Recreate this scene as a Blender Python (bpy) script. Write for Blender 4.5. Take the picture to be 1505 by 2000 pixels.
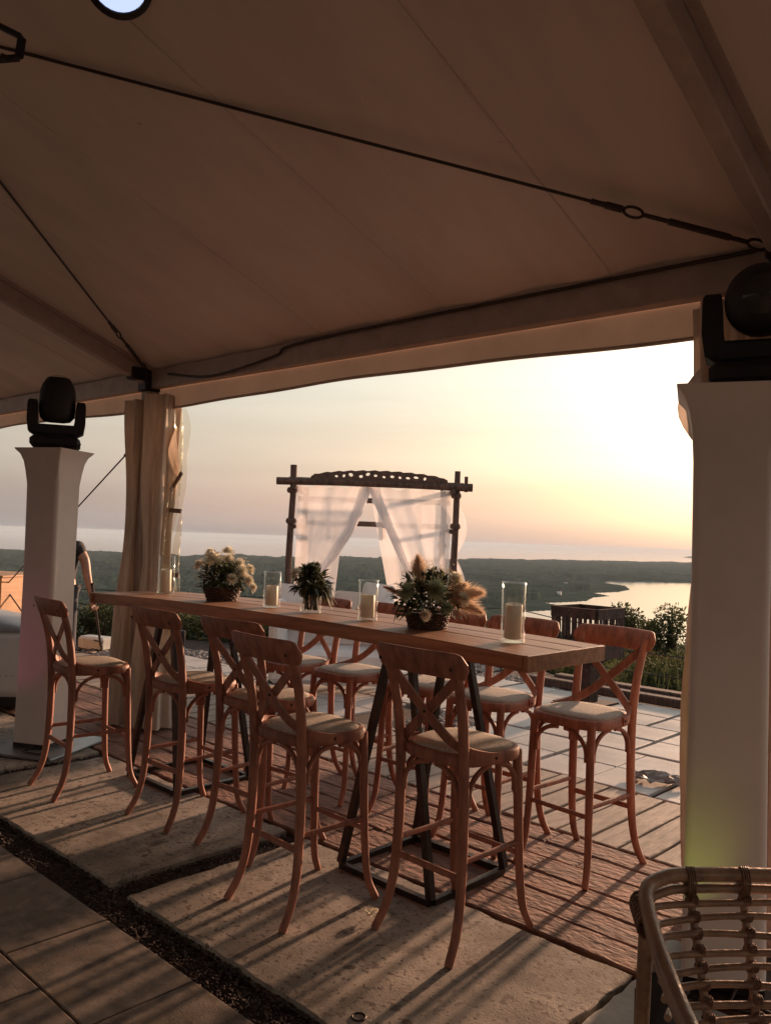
import bpy, math, random
from mathutils import Vector, Matrix, noise
import numpy as np

R = math.radians
scene = bpy.context.scene
COL = scene.collection
for o in list(bpy.data.objects):
    bpy.data.objects.remove(o)

# The site frame: X runs along the eave of the tent, Y runs outwards to the view, Z is up.
TH = R(-43.5)
CT, ST = math.cos(TH), math.sin(TH)
def site(x, d, z=0.0):
    """right/forward metres as paced from the standpoint -> site X, Y, Z"""
    return Vector((x*CT + d*ST, -x*ST + d*CT, z))

# ------------------------------------------------------------------ camera
RIGHT, FWD = site(1,0), site(0,1)
EYE = 1.55
PITCH, ROLL = R(1.925), R(1.964)
cam_d = bpy.data.cameras.new('camera')
cam = bpy.data.objects.new('camera', cam_d)
COL.objects.link(cam)
fw = site(0, math.cos(PITCH), math.sin(PITCH))
up0 = site(0, -math.sin(PITCH), math.cos(PITCH))
rt0 = site(1, 0, 0)
rt = rt0*math.cos(ROLL) + up0*math.sin(ROLL)
up = -rt0*math.sin(ROLL) + up0*math.cos(ROLL)
M = Matrix((rt, up, -fw)).transposed().to_4x4()
M.translation = Vector((0, 0, EYE))
cam.matrix_world = M
cam_d.sensor_fit = 'HORIZONTAL'
cam_d.sensor_width = 36.0
cam_d.lens = 1600/1505*36
cam_d.clip_start = 0.05
cam_d.clip_end = 60000
scene.camera = cam

# ------------------------------------------------------------------ sky and sun
SUN_AZ, SUN_EL = R(97.5), R(8.5)
sun_dir = Vector((math.cos(SUN_AZ)*math.cos(SUN_EL), math.sin(SUN_AZ)*math.cos(SUN_EL), math.sin(SUN_EL)))
world = bpy.data.worlds.new('World')
scene.world = world
world.use_nodes = True
wn, wl = world.node_tree.nodes, world.node_tree.links
wn.clear()
SKY_GAIN = 0.385
def wnode(t, **k):
    n = wn.new(t)
    for a, b in k.items():
        setattr(n, a, b)
    return n
def wmath(op, a, b=None, c=None):
    n = wnode('ShaderNodeMath', operation=op)
    for i, v in enumerate((a, b, c)):
        if v is None: continue
        if isinstance(v, (int, float)): n.inputs[i].default_value = v
        else: wl.new(v, n.inputs[i])
    return n.outputs[0]
tc = wnode('ShaderNodeTexCoord')
nrm = wnode('ShaderNodeVectorMath', operation='NORMALIZE'); wl.new(tc.outputs['Generated'], nrm.inputs[0])
sep = wnode('ShaderNodeSeparateXYZ'); wl.new(nrm.outputs[0], sep.inputs[0])
def wramp(fac, stops):
    n = wnode('ShaderNodeValToRGB'); wl.new(fac, n.inputs[0])
    e = n.color_ramp.elements
    while len(e) < len(stops): e.new(0.5)
    for el, (p, c) in zip(e, stops):
        el.position = p; el.color = (*c, 1)
    return n.outputs[0]
zf = wmath('MULTIPLY_ADD', sep.outputs[2], 0.5, 0.5)
def zp(z): return 0.5 + 0.5*z
# hazy evening sky by elevation
base = wramp(zf, [(0.0, (.16,.15,.145)), (zp(-.03), (.26,.25,.25)), (zp(0.0), (.32,.30,.295)), (zp(.015), (.335,.305,.29)), (zp(.04), (.34,.30,.28)),
                  (zp(.12), (.49,.44,.37)), (zp(.2), (.59,.565,.485)), (zp(.45), (.55,.54,.49)), (1.0, (.28,.32,.36))])
glow_tint = wramp(zf, [(0.0, (.2,.1,.08)), (zp(-.01), (.50,.28,.21)), (zp(.04), (1.0,.50,.32)), (zp(.10), (1.0,.62,.38)),
                       (zp(.17), (.52,.43,.29)), (zp(.3), (.28,.27,.22)), (1.0, (.1,.1,.1))])
core_tint = wramp(zf, [(0.0, (.1,.05,.03)), (zp(0.0), (.3,.15,.1)), (zp(.05), (.6,.38,.2)), (zp(.10), (1.0,.85,.45)), (zp(.17), (1.0,.95,.84)), (zp(.3), (.9,.9,.84)), (1.0, (.5,.55,.6))])
dot = wnode('ShaderNodeVectorMath', operation='DOT_PRODUCT'); wl.new(nrm.outputs[0], dot.inputs[0]); dot.inputs[1].default_value = sun_dir
cs = wmath('MAXIMUM', dot.outputs['Value'], 0.0)
g1 = wmath('MULTIPLY', wmath('POWER', cs, 3.0), 0.62)
g2 = wmath('MULTIPLY', wmath('POWER', cs, 22.0), 1.5)
g3 = wmath('MULTIPLY', wmath('POWER', cs, 160.0), 4.0)
g23 = wmath('ADD', g2, g3)
# thin streaks of high cloud
mp = wnode('ShaderNodeMapping'); mp.inputs['Scale'].default_value = (1.2, 1.2, 16)
wl.new(nrm.outputs[0], mp.inputs[0])
nz = wnode('ShaderNodeTexNoise'); nz.inputs['Scale'].default_value = 2.2; nz.inputs['Detail'].default_value = 5
wl.new(mp.outputs[0], nz.inputs[0])
streak = wnode('ShaderNodeMapRange'); wl.new(nz.outputs[0], streak.inputs[0])
streak.inputs[1].default_value = .35; streak.inputs[2].default_value = .75; streak.inputs[3].default_value = 1.04; streak.inputs[4].default_value = .92
gl = wnode('ShaderNodeVectorMath', operation='SCALE'); wl.new(glow_tint, gl.inputs[0]); wl.new(g1, gl.inputs['Scale'])
gc = wnode('ShaderNodeVectorMath', operation='SCALE'); wl.new(core_tint, gc.inputs[0]); wl.new(g23, gc.inputs['Scale'])
s0 = wnode('ShaderNodeVectorMath', operation='ADD'); wl.new(base, s0.inputs[0]); wl.new(gl.outputs[0], s0.inputs[1])
sm = wnode('ShaderNodeVectorMath', operation='ADD'); wl.new(s0.outputs[0], sm.inputs[0]); wl.new(gc.outputs[0], sm.inputs[1])
sm2 = wnode('ShaderNodeVectorMath', operation='SCALE'); wl.new(sm.outputs[0], sm2.inputs[0]); wl.new(streak.outputs[0], sm2.inputs['Scale'])
bg1 = wnode('ShaderNodeBackground'); wl.new(sm2.outputs[0], bg1.inputs[0]); bg1.inputs[1].default_value = SKY_GAIN
nish = wnode('ShaderNodeTexSky', sky_type='NISHITA', sun_disc=False)
nish.sun_elevation = SUN_EL; nish.sun_rotation = math.pi/2 - SUN_AZ; nish.dust_density = 4; nish.altitude = 100
bg2 = wnode('ShaderNodeBackground'); wl.new(nish.outputs[0], bg2.inputs[0]); bg2.inputs[1].default_value = 0.012
ad = wnode('ShaderNodeAddShader'); wl.new(bg1.outputs[0], ad.inputs[0]); wl.new(bg2.outputs[0], ad.inputs[1])
wo = wnode('ShaderNodeOutputWorld'); wl.new(ad.outputs[0], wo.inputs[0])

sun_l = bpy.data.lights.new('sun', 'SUN'); sun_l.energy = 3.3; sun_l.angle = R(2.2); sun_l.color = (1.0, .58, .36)
sun = bpy.data.objects.new('sun', sun_l); COL.objects.link(sun)
sun.rotation_euler = sun_dir.to_track_quat('Z', 'Y').to_euler(); sun.location = (0, 20, 10)

scene.view_settings.view_transform = 'Standard'
scene.view_settings.look = 'None'
scene.view_settings.exposure = 1.38
scene.view_settings.gamma = 1.0
scene.view_settings.use_curve_mapping = False
scene.cycles.max_bounces = 8
scene.cycles.diffuse_bounces = 5
scene.cycles.transparent_max_bounces = 16
scene.cycles.use_denoising = True
scene.cycles.sample_clamp_indirect = 6.0

# ------------------------------------------------------------------ materials
MATS = {}
def material(name, color, rough=.7, metal=0.0, var=.15, vscale=6.0, stretch=(1,1,1), bump=0.0, bscale=40.0,
             bstretch=None, color2=None, spots=None, spec=.5, subsurf=0.0, trans=None, coat=0.0, detail=6, per_object=0.0, coords='Object'):
    m = bpy.data.materials.new(name); m.use_nodes = True
    n, l = m.node_tree.nodes, m.node_tree.links
    p = n['Principled BSDF']
    p.inputs['Roughness'].default_value = rough
    p.inputs['Metallic'].default_value = metal
    p.inputs['Specular IOR Level'].default_value = spec
    if coat: p.inputs['Coat Weight'].default_value = coat; p.inputs['Coat Roughness'].default_value = .25
    if subsurf:
        p.inputs['Subsurface Weight'].default_value = subsurf; p.inputs['Subsurface Radius'].default_value = (.02,.01,.005)
    t = n.new('ShaderNodeTexCoord')
    mpn = n.new('ShaderNodeMapping'); mpn.inputs['Scale'].default_value = stretch
    l.new(t.outputs[coords], mpn.inputs[0])
    tex = n.new('ShaderNodeTexNoise'); tex.inputs['Scale'].default_value = vscale; tex.inputs['Detail'].default_value = detail; tex.inputs['Roughness'].default_value = .62
    l.new(mpn.outputs[0], tex.inputs[0])
    ramp = n.new('ShaderNodeValToRGB'); l.new(tex.outputs[0], ramp.inputs[0])
    c2 = color2 or tuple(c*(1-var*1.6) for c in color)
    ramp.color_ramp.elements[0].position = .32; ramp.color_ramp.elements[1].position = .68
    ramp.color_ramp.elements[0].color = (*c2, 1)
    ramp.color_ramp.elements[1].color = (*[min(1, c*(1+var*.6)) for c in color], 1)
    out = ramp.outputs[0]
    if spots:      # (scale, threshold, colour): pits and stains with a shape of their own
        for sc_, th_, cl_ in spots:
            s = n.new('ShaderNodeTexNoise'); s.inputs['Scale'].default_value = sc_; s.inputs['Detail'].default_value = 4; l.new(t.outputs[coords], s.inputs[0])
            mr = n.new('ShaderNodeMapRange'); l.new(s.outputs[0], mr.inputs[0]); mr.inputs[1].default_value = th_; mr.inputs[2].default_value = th_+.05
            mx = n.new('ShaderNodeMix'); mx.data_type = 'RGBA'; l.new(mr.outputs[0], mx.inputs[0]); l.new(out, mx.inputs[6]); mx.inputs[7].default_value = (*cl_, 1)
            out = mx.outputs[2]
    if per_object:
        oi = n.new('ShaderNodeObjectInfo'); mr = n.new('ShaderNodeMapRange'); l.new(oi.outputs['Random'], mr.inputs[0])
        mr.inputs[3].default_value = 1-per_object; mr.inputs[4].default_value = 1+per_object
        vm = n.new('ShaderNodeVectorMath'); vm.operation = 'SCALE'; l.new(out, vm.inputs[0]); l.new(mr.outputs[0], vm.inputs['Scale']); out = vm.outputs[0]
    l.new(out, p.inputs['Base Color'])
    if bump:
        b2 = n.new('ShaderNodeTexNoise'); b2.inputs['Scale'].default_value = bscale; b2.inputs['Detail'].default_value = 5
        mp2 = n.new('ShaderNodeMapping'); mp2.inputs['Scale'].default_value = bstretch or stretch
        l.new(t.outputs[coords], mp2.inputs[0]); l.new(mp2.outputs[0], b2.inputs[0])
        bn = n.new('ShaderNodeBump'); bn.inputs['Strength'].default_value = bump; bn.inputs['Distance'].default_value = .01
        l.new(b2.outputs[0], bn.inputs['Height']); l.new(bn.outputs[0], p.inputs['Normal'])
    if trans:      # thin cloth or leaf: light passes through
        tr = n.new('ShaderNodeBsdfTranslucent'); l.new(out, tr.inputs[0])
        ms = n.new('ShaderNodeMixShader'); ms.inputs[0].default_value = trans
        l.new(p.outputs[0], ms.inputs[1]); l.new(tr.outputs[0], ms.inputs[2]); l.new(ms.outputs[0], n['Material Output'].inputs[0])
    MATS[name] = m
    return m
def sheer(name, color, alpha):
    m = bpy.data.materials.new(name); m.use_nodes = True
    n, l = m.node_tree.nodes, m.node_tree.links; n.clear()
    d = n.new('ShaderNodeBsdfDiffuse'); d.inputs[0].default_value = (*color, 1)
    t = n.new('ShaderNodeBsdfTranslucent'); t.inputs[0].default_value = (*color, 1)
    a = n.new('ShaderNodeMixShader'); a.inputs[0].default_value = .3; l.new(d.outputs[0], a.inputs[1]); l.new(t.outputs[0], a.inputs[2])
    tr = n.new('ShaderNodeBsdfTransparent')
    x = n.new('ShaderNodeMixShader'); x.inputs[0].default_value = alpha; l.new(tr.outputs[0], x.inputs[1]); l.new(a.outputs[0], x.inputs[2])
    o = n.new('ShaderNodeOutputMaterial'); l.new(x.outputs[0], o.inputs[0])
    MATS[name] = m; return m
def glassy(name, rough=.0, tint=(.97,.98,.97)):
    m = bpy.data.materials.new(name); m.use_nodes = True
    n, l = m.node_tree.nodes, m.node_tree.links; n.clear()
    gs = n.new('ShaderNodeBsdfGlossy'); gs.inputs['Roughness'].default_value = .03
    t = n.new('ShaderNodeBsdfTransparent'); t.inputs[0].default_value = (*tint, 1)
    lw = n.new('ShaderNodeLayerWeight'); lw.inputs[0].default_value = .5
    pw = n.new('ShaderNodeMath'); pw.operation = 'POWER'; l.new(lw.outputs['Facing'], pw.inputs[0]); pw.inputs[1].default_value = 4.0
    ma = n.new('ShaderNodeMath'); ma.operation = 'MULTIPLY_ADD'; l.new(pw.outputs[0], ma.inputs[0]); ma.inputs[1].default_value = .75; ma.inputs[2].default_value = .035
    x = n.new('ShaderNodeMixShader'); l.new(ma.outputs[0], x.inputs[0]); l.new(t.outputs[0], x.inputs[1]); l.new(gs.outputs[0], x.inputs[2])
    o = n.new('ShaderNodeOutputMaterial'); l.new(x.outputs[0], o.inputs[0])
    MATS[name] = m; return m
def emitter(name, color, strength):
    m = bpy.data.materials.new(name); m.use_nodes = True
    n, l = m.node_tree.nodes, m.node_tree.links; n.clear()
    e = n.new('ShaderNodeEmission'); e.inputs[0].default_value = (*color, 1); e.inputs[1].default_value = strength
    o = n.new('ShaderNodeOutputMaterial'); l.new(e.outputs[0], o.inputs[0]); MATS[name] = m; return m

material('stool_wood', (.34,.132,.083), rough=.62, var=.3, vscale=9, stretch=(3,3,.6), bump=.12, bscale=60, bstretch=(3,3,.3), per_object=.10)
material('table_wood', (.37,.175,.09), rough=.5, var=.3, vscale=5, stretch=(.5,6,6), bump=.15, bscale=30, bstretch=(.4,8,8))
material('seat_weave', (.47,.42,.36), rough=.85, var=.2, vscale=90, bump=.7, bscale=170)
material('dark_steel', (.035,.022,.018), rough=.45, metal=.5, var=.3, vscale=20)
material('tent_cloth', (.67,.545,.475), rough=.65, var=.10, vscale=1.3, stretch=(1.6,.35,1), bump=.35, bscale=3, bstretch=(5,.5,1), spots=[(3.1,.76,(.46,.36,.30)),(14,.75,(.35,.26,.20))], spec=.25)
material('valance_cloth', (.47,.36,.29), rough=.65, var=.08, vscale=3, trans=.06)
material('aluminium', (.40,.30,.255), rough=.5, metal=.2, var=.12, vscale=8)
material('curtain_cloth', (.66,.56,.47), rough=.7, var=.14, vscale=6, stretch=(3,3,.5), trans=.32, bump=.6, bscale=9, bstretch=(5,5,.5))
material('clear_vinyl', (.8,.75,.66), rough=.15)
glassy('vinyl_film', tint=(.90,.84,.76))
material('strap_web', (.28,.18,.13), rough=.8)

material('cable', (.06,.04,.035), rough=.5, metal=.5)
material('concrete', (.36,.31,.265), rough=.85, var=.38, vscale=3.2, bump=.2, bscale=130, spots=[(6,.58,(.24,.205,.17)), (22,.59,(.15,.115,.095)), (55,.59,(.13,.10,.085)), (11,.66,(.10,.075,.062))], per_object=.05)
material('pale_concrete', (.5,.47,.42), rough=.85, var=.15, vscale=4, bump=.3, bscale=40)
material('stone_tile', (.25,.205,.17), rough=.65, var=.42, vscale=9, bump=.2, bscale=150, detail=12, per_object=.2, spots=[(5,.58,(.20,.155,.115)),(60,.63,(.14,.11,.09))])
material('soil', (.055,.032,.026), rough=.95, var=.4, vscale=14, bump=1.0, bscale=60)
material('pebble', (.06,.036,.03), rough=.85, var=.5, vscale=25)
material('grey_pebble', (.26,.235,.225), rough=.8, var=.5, vscale=12)
material('rough_timber', (.24,.118,.082), rough=.8, var=.4, vscale=5, stretch=(1.1,3,1), bump=.8, bscale=11, bstretch=(1.6,3,1), detail=9, spots=[(9,.66,(.07,.035,.025)),(3,.62,(.30,.15,.10))], per_object=.12)
material('deck_wood', (.30,.235,.185), rough=.7, var=.3, vscale=6, stretch=(5,.6,1), bump=.5, bscale=16, bstretch=(6,.5,1), spots=[(11,.72,(.12,.08,.06))], per_object=.13)
material('paver', (.46,.425,.40), rough=.6, var=.16, vscale=3, bump=.25, bscale=60, per_object=.07, spots=[(9,.7,(.33,.30,.28))])
material('black_plastic', (.014,.010,.011), rough=.7, var=.1)
material('lycra', (.66,.575,.53), rough=.65, var=.06, vscale=2.2, spec=.2, bump=.25, bscale=2.5, bstretch=(3,3,.8), spots=[(5,.70,(.50,.44,.41))])
material('plate_metal', (.30,.31,.33), rough=.35, metal=.7, var=.15, vscale=5)
material('white_vinyl', (.72,.71,.71), rough=.4, var=.05, vscale=4)
material('white_cloth', (.74,.72,.72), rough=.8, var=.06, vscale=5, bump=.1, bscale=12)
material('grey_vinyl', (.33,.34,.38), rough=.35, var=.08, vscale=4)
material('wax', (.80,.70,.56), rough=.5, var=.03, subsurf=.2)
material('wicker', (.10,.045,.03), rough=.7, var=.4, vscale=40, bump=.6, bscale=80)
material('leaf_dark', (.055,.07,.035), rough=.5, var=.4, vscale=18, trans=.25)
material('leaf_olive', (.13,.14,.06), rough=.55, var=.35, vscale=18, trans=.35)
material('petal_white', (.82,.77,.64), rough=.7, var=.06, vscale=14, trans=.4)
material('petal_green', (.46,.52,.34), rough=.7, var=.15, vscale=14, trans=.3)
material('pampas', (.78,.62,.46), rough=.9, var=.15, vscale=14, trans=.45)
material('pole_wood', (.105,.062,.05), rough=.8, var=.4, vscale=9, stretch=(4,4,.7), bump=.5, bscale=40)
sheer('sheer_cloth', (.86,.85,.87), .74)
material('rust', (.06,.028,.022), rough=.7, metal=.3, var=.5, vscale=14, spots=[(16,.63,(.10,.08,.08))])
material('plywood', (.52,.27,.12), rough=.6, var=.2, vscale=4, stretch=(1,1,5))
material('rope', (.10,.08,.07), rough=.9)
material('rattan', (.31,.175,.105), rough=.42, var=.3, vscale=16, bump=.25, bscale=60, coat=.15)
material('rattan_wrap', (.22,.115,.07), rough=.55, var=.3, vscale=60, bump=.6, bscale=200)
material('skin', (.36,.19,.13), rough=.55, var=.1, spots=[(28,.60,(.13,.10,.10))])
material('shirt_black', (.014,.012,.015), rough=.85)
material('jeans', (.03,.035,.05), rough=.9, var=.2)
material('hair', (.02,.014,.01), rough=.6)
material('shoe', (.05,.04,.035), rough=.6)
material('bark', (.08,.055,.04), rough=.9, var=.4, vscale=20, bump=.8, bscale=30)
material('tree_leaf', (.065,.075,.033), rough=.9, spec=.15, var=.4, vscale=.9, trans=.35, coords='Generated')
material('bush_leaf', (.075,.09,.036), rough=.9, spec=.15, var=.5, vscale=5, trans=.2, coords='Generated')
material('tree_leaf_warm', (.11,.10,.042), rough=.9, spec=.15, var=.4, vscale=5, trans=.4, coords='Generated')
material('grass', (.115,.125,.05), rough=.8, var=.4, vscale=3, trans=.3, coords='Generated')
material('hill_soil', (.07,.07,.04), rough=.95, var=.4, vscale=.4, bump=.5, bscale=2)
material('canopy', (.030,.048,.034), rough=1.0, spec=0.0, var=.6, vscale=.02, detail=12, color2=(.006,.013,.011), spots=[(.0035,.62,(.034,.044,.026)),(.012,.66,(.060,.056,.038))])
material('plastic_scrap', (.20,.17,.16), rough=.6, var=.3, vscale=20)
material('housing', (.5,.5,.46), rough=.5)
glassy('glass')

# water
def water(name, col, rough, bscale, bstr, spec=.5):
    m = bpy.data.materials.new(name); m.use_nodes = True
    n, l = m.node_tree.nodes, m.node_tree.links; p = n['Principled BSDF']
    p.inputs['Base Color'].default_value = (*col, 1); p.inputs['Roughness'].default_value = rough; p.inputs['IOR'].default_value = 1.33; p.inputs['Specular IOR Level'].default_value = spec
    t = n.new('ShaderNodeTexCoord'); a = n.new('ShaderNodeTexNoise'); a.inputs['Scale'].default_value = bscale; a.inputs['Detail'].default_value = 6
    l.new(t.outputs['Object'], a.inputs[0]); b = n.new('ShaderNodeBump'); b.inputs['Strength'].default_value = bstr; b.inputs['Distance'].default_value = 1.0
    l.new(a.outputs[0], b.inputs['Height']); l.new(b.outputs[0], p.inputs['Normal']); MATS[name] = m
water('sea_water', (.125,.155,.17), .04, .02, .01, .16)
water('lake_water', (.15,.155,.165), .14, .035, .10, .27)

# ------------------------------------------------------------------ mesh helpers
class MB:
    def __init__(s): s.v, s.f, s.sm = [], [], []
    def add(s, vs, fs, smooth=False):
        k = len(s.v); s.v += [tuple(x) for x in vs]; s.f += [tuple(i+k for i in q) for q in fs]; s.sm += [smooth]*len(fs); return s
    def box(s, c, d, rot=None, bev=0.0):
        c = Vector(c); hx, hy, hz = d[0]/2, d[1]/2, d[2]/2
        if bev <= 0:
            pts = [Vector((x*hx, y*hy, z*hz)) for z in (-1,1) for y in (-1,1) for x in (-1,1)]
            fs = [(0,2,3,1),(4,5,7,6),(0,1,5,4),(2,6,7,3),(0,4,6,2),(1,3,7,5)]
        else:
            b = min(bev, hx*.9, hy*.9, hz*.9)
            pts, fs = [], []
            rings = []
            for z, ins in ((-hz, b), (-hz+b, 0), (hz-b, 0), (hz, b)):
                x, y = hx-ins, hy-ins
                ring = [(x-b if not ins else x-b*.3, -y), (x, -y+b if not ins else -y+b*.3), (x, y-b if not ins else y-b*.3), (x-b if not ins else x-b*.3, y),
                        (-x+b if not ins else -x+b*.3, y), (-x, y-b if not ins else y-b*.3), (-x, -y+b if not ins else -y+b*.3), (-x+b if not ins else -x+b*.3, -y)]
                rings.append([len(pts)+i for i in range(8)]); pts += [Vector((p[0], p[1], z)) for p in ring]
            for a, c2 in zip(rings, rings[1:]):
                for i in range(8): fs.append((a[i], a[(i+1)%8], c2[(i+1)%8], c2[i]))
            fs.append(tuple(reversed(rings[0]))); fs.append(tuple(rings[-1]))
        if rot is not None: pts = [rot @ p for p in pts]
        return s.add([p+c for p in pts], fs)
    def bar(s, a, b, w, h, upv=(0,0,1), bev=0.0):
        a, b = Vector(a), Vector(b); d = b-a; L = d.length; d.normalize()
        u = Vector(upv); 
        if abs(d.dot(u)) > .98: u = Vector((1,0,0))
        sx = d.cross(u).normalized(); uz = sx.cross(d)
        rot = Matrix((sx, d, uz)).transposed()
        return s.box((a+b)/2, (w, L, h), rot, bev)
    def tube(s, pts, r, seg=8, cap=True, flat=None, upv=None):
        pts = [Vector(p) for p in pts]; n = len(pts)
        rs = r if isinstance(r, (list, tuple)) else [r]*n
        ref = None; rings = []
        for i, p in enumerate(pts):
            t = (pts[min(i+1,n-1)] - pts[max(i-1,0)])
            if t.length < 1e-9: t = Vector((0,0,1))
            t.normalize()
            if ref is None:
                u0 = Vector(upv) if upv else (Vector((0,0,1)) if abs(t.z) < .9 else Vector((1,0,0)))
                ref = (u0 - t*u0.dot(t)).normalized()
            else:
                ref = (ref - t*ref.dot(t)).normalized()
            q = t.cross(ref)
            fl = flat or 1.0
            rings.append([p + (ref*math.cos(2*math.pi*k/seg) + q*math.sin(2*math.pi*k/seg)*fl)*rs[i] for k in range(seg)])
        vs = [v for rg in rings for v in rg]; fs = []
        for i in range(n-1):
            for k in range(seg):
                fs.append((i*seg+k, i*seg+(k+1)%seg, (i+1)*seg+(k+1)%seg, (i+1)*seg+k))
        s.add(vs, fs, True)
        if cap: s.add(rings[0], [tuple(reversed(range(seg)))]); s.add(rings[-1], [tuple(range(seg))])
        return s
    def lathe(s, prof, seg=20, c=(0,0,0), rot=None, capb=True, capt=True):
        c = Vector(c); vs = []; fs = []; n = len(prof)
        for r, z in prof:
            for k in range(seg):
                a = 2*math.pi*k/seg; p = Vector((r*math.cos(a), r*math.sin(a), z)); vs.append((rot @ p if rot else p)+c)
        for i in range(n-1):
            for k in range(seg): fs.append((i*seg+k, i*seg+(k+1)%seg, (i+1)*seg+(k+1)%seg, (i+1)*seg+k))
        s.add(vs, fs, True)
        if capb: s.add(vs[:seg], [tuple(reversed(range(seg)))])
        if capt: s.add(vs[-seg:], [tuple(range(seg))])
        return s
    def loft(s, rings, cap=True, smooth=True):
        m = len(rings[0]); vs = [v for r in rings for v in r]; fs = []
        for i in range(len(rings)-1):
            for k in range(m): fs.append((i*m+k, i*m+(k+1)%m, (i+1)*m+(k+1)%m, (i+1)*m+k))
        s.add(vs, fs, smooth)
        if cap: s.add(rings[0], [tuple(reversed(range(m)))]); s.add(rings[-1], [tuple(range(m))])
        return s
    def grid(s, fn, nu, nv, smooth=True):
        vs = [fn(i/nu, j/nv) for j in range(nv+1) for i in range(nu+1)]
        fs = [(j*(nu+1)+i, j*(nu+1)+i+1, (j+1)*(nu+1)+i+1, (j+1)*(nu+1)+i) for j in range(nv) for i in range(nu)]
        return s.add(vs, fs, smooth)
    def mesh(s, name):
        me = bpy.data.meshes.new(name); me.from_pydata(s.v, [], s.f); me.update()
        me.polygons.foreach_set('use_smooth', s.sm); return me
    def build(s, name, mat, parent=None, loc=(0,0,0), rz=0.0):
        me = s.mesh(name); me.materials.append(MATS[mat])
        o = bpy.data.objects.new(name, me); COL.objects.link(o); o.location = loc; o.rotation_euler = (0,0,rz)
        if parent: o.parent = parent
        return o
def tag(o, label=None, cat=None, group=None, kind=None):
    if label: o['label'] = label
    if cat: o['category'] = cat
    if group: o['group'] = group
    if kind: o['kind'] = kind
    return o
def thing(name, label, cat, loc=(0,0,0), rz=0.0, group=None):
    o = bpy.data.objects.new(name, None); COL.objects.link(o); o.location = loc; o.rotation_euler = (0,0,rz); o.empty_display_size = .1
    return tag(o, label, cat, group)
def copy_tree(o, parent=None):
    c = o.copy(); COL.objects.link(c); c.parent = parent
    for ch in list(o.children): copy_tree(ch, c)
    return c
def solidify(o, t):
    m = o.modifiers.new('thickness', 'SOLIDIFY'); m.thickness = t; m.offset = 0; return o
def bez(pts, n=16):
    """smooth Catmull-Rom path through points"""
    P = [Vector(p) for p in pts]; P = [P[0]*2-P[1]] + P + [P[-1]*2-P[-2]]; out = []
    segs = len(P)-3; per = max(2, n//segs)
    for i in range(segs):
        a, b, c, d = P[i:i+4]
        for k in range(per):
            t = k/per; out.append(.5*((2*b)+(c-a)*t+(2*a-5*b+4*c-d)*t*t+(3*b-a-3*c+d)*t**3))
    out.append(P[-2]); return out
rng = random.Random(7)

# ------------------------------------------------------------------ the land: hillside, plain, lake, sea
PLAIN = -100.0
def structure(o): o['kind'] = 'structure'; return o
# sea and lake sheets
def disc(name, mat, r0, r1, z, a0=-math.pi, a1=math.pi, seg=128, c=(0,0)):
    m = MB(); vs = []; fs = []
    for i in range(seg+1):
        a = a0+(a1-a0)*i/seg
        for r in (r0, r1): vs.append((c[0]+r*math.cos(a), c[1]+r*math.sin(a), z))
    for i in range(seg): fs.append((i*2, i*2+1, i*2+3, i*2+2))
    m.add(vs, fs); return structure(m.build(name, mat))
disc('sea', 'sea_water', 2500, 17500, PLAIN-1.0)
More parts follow.
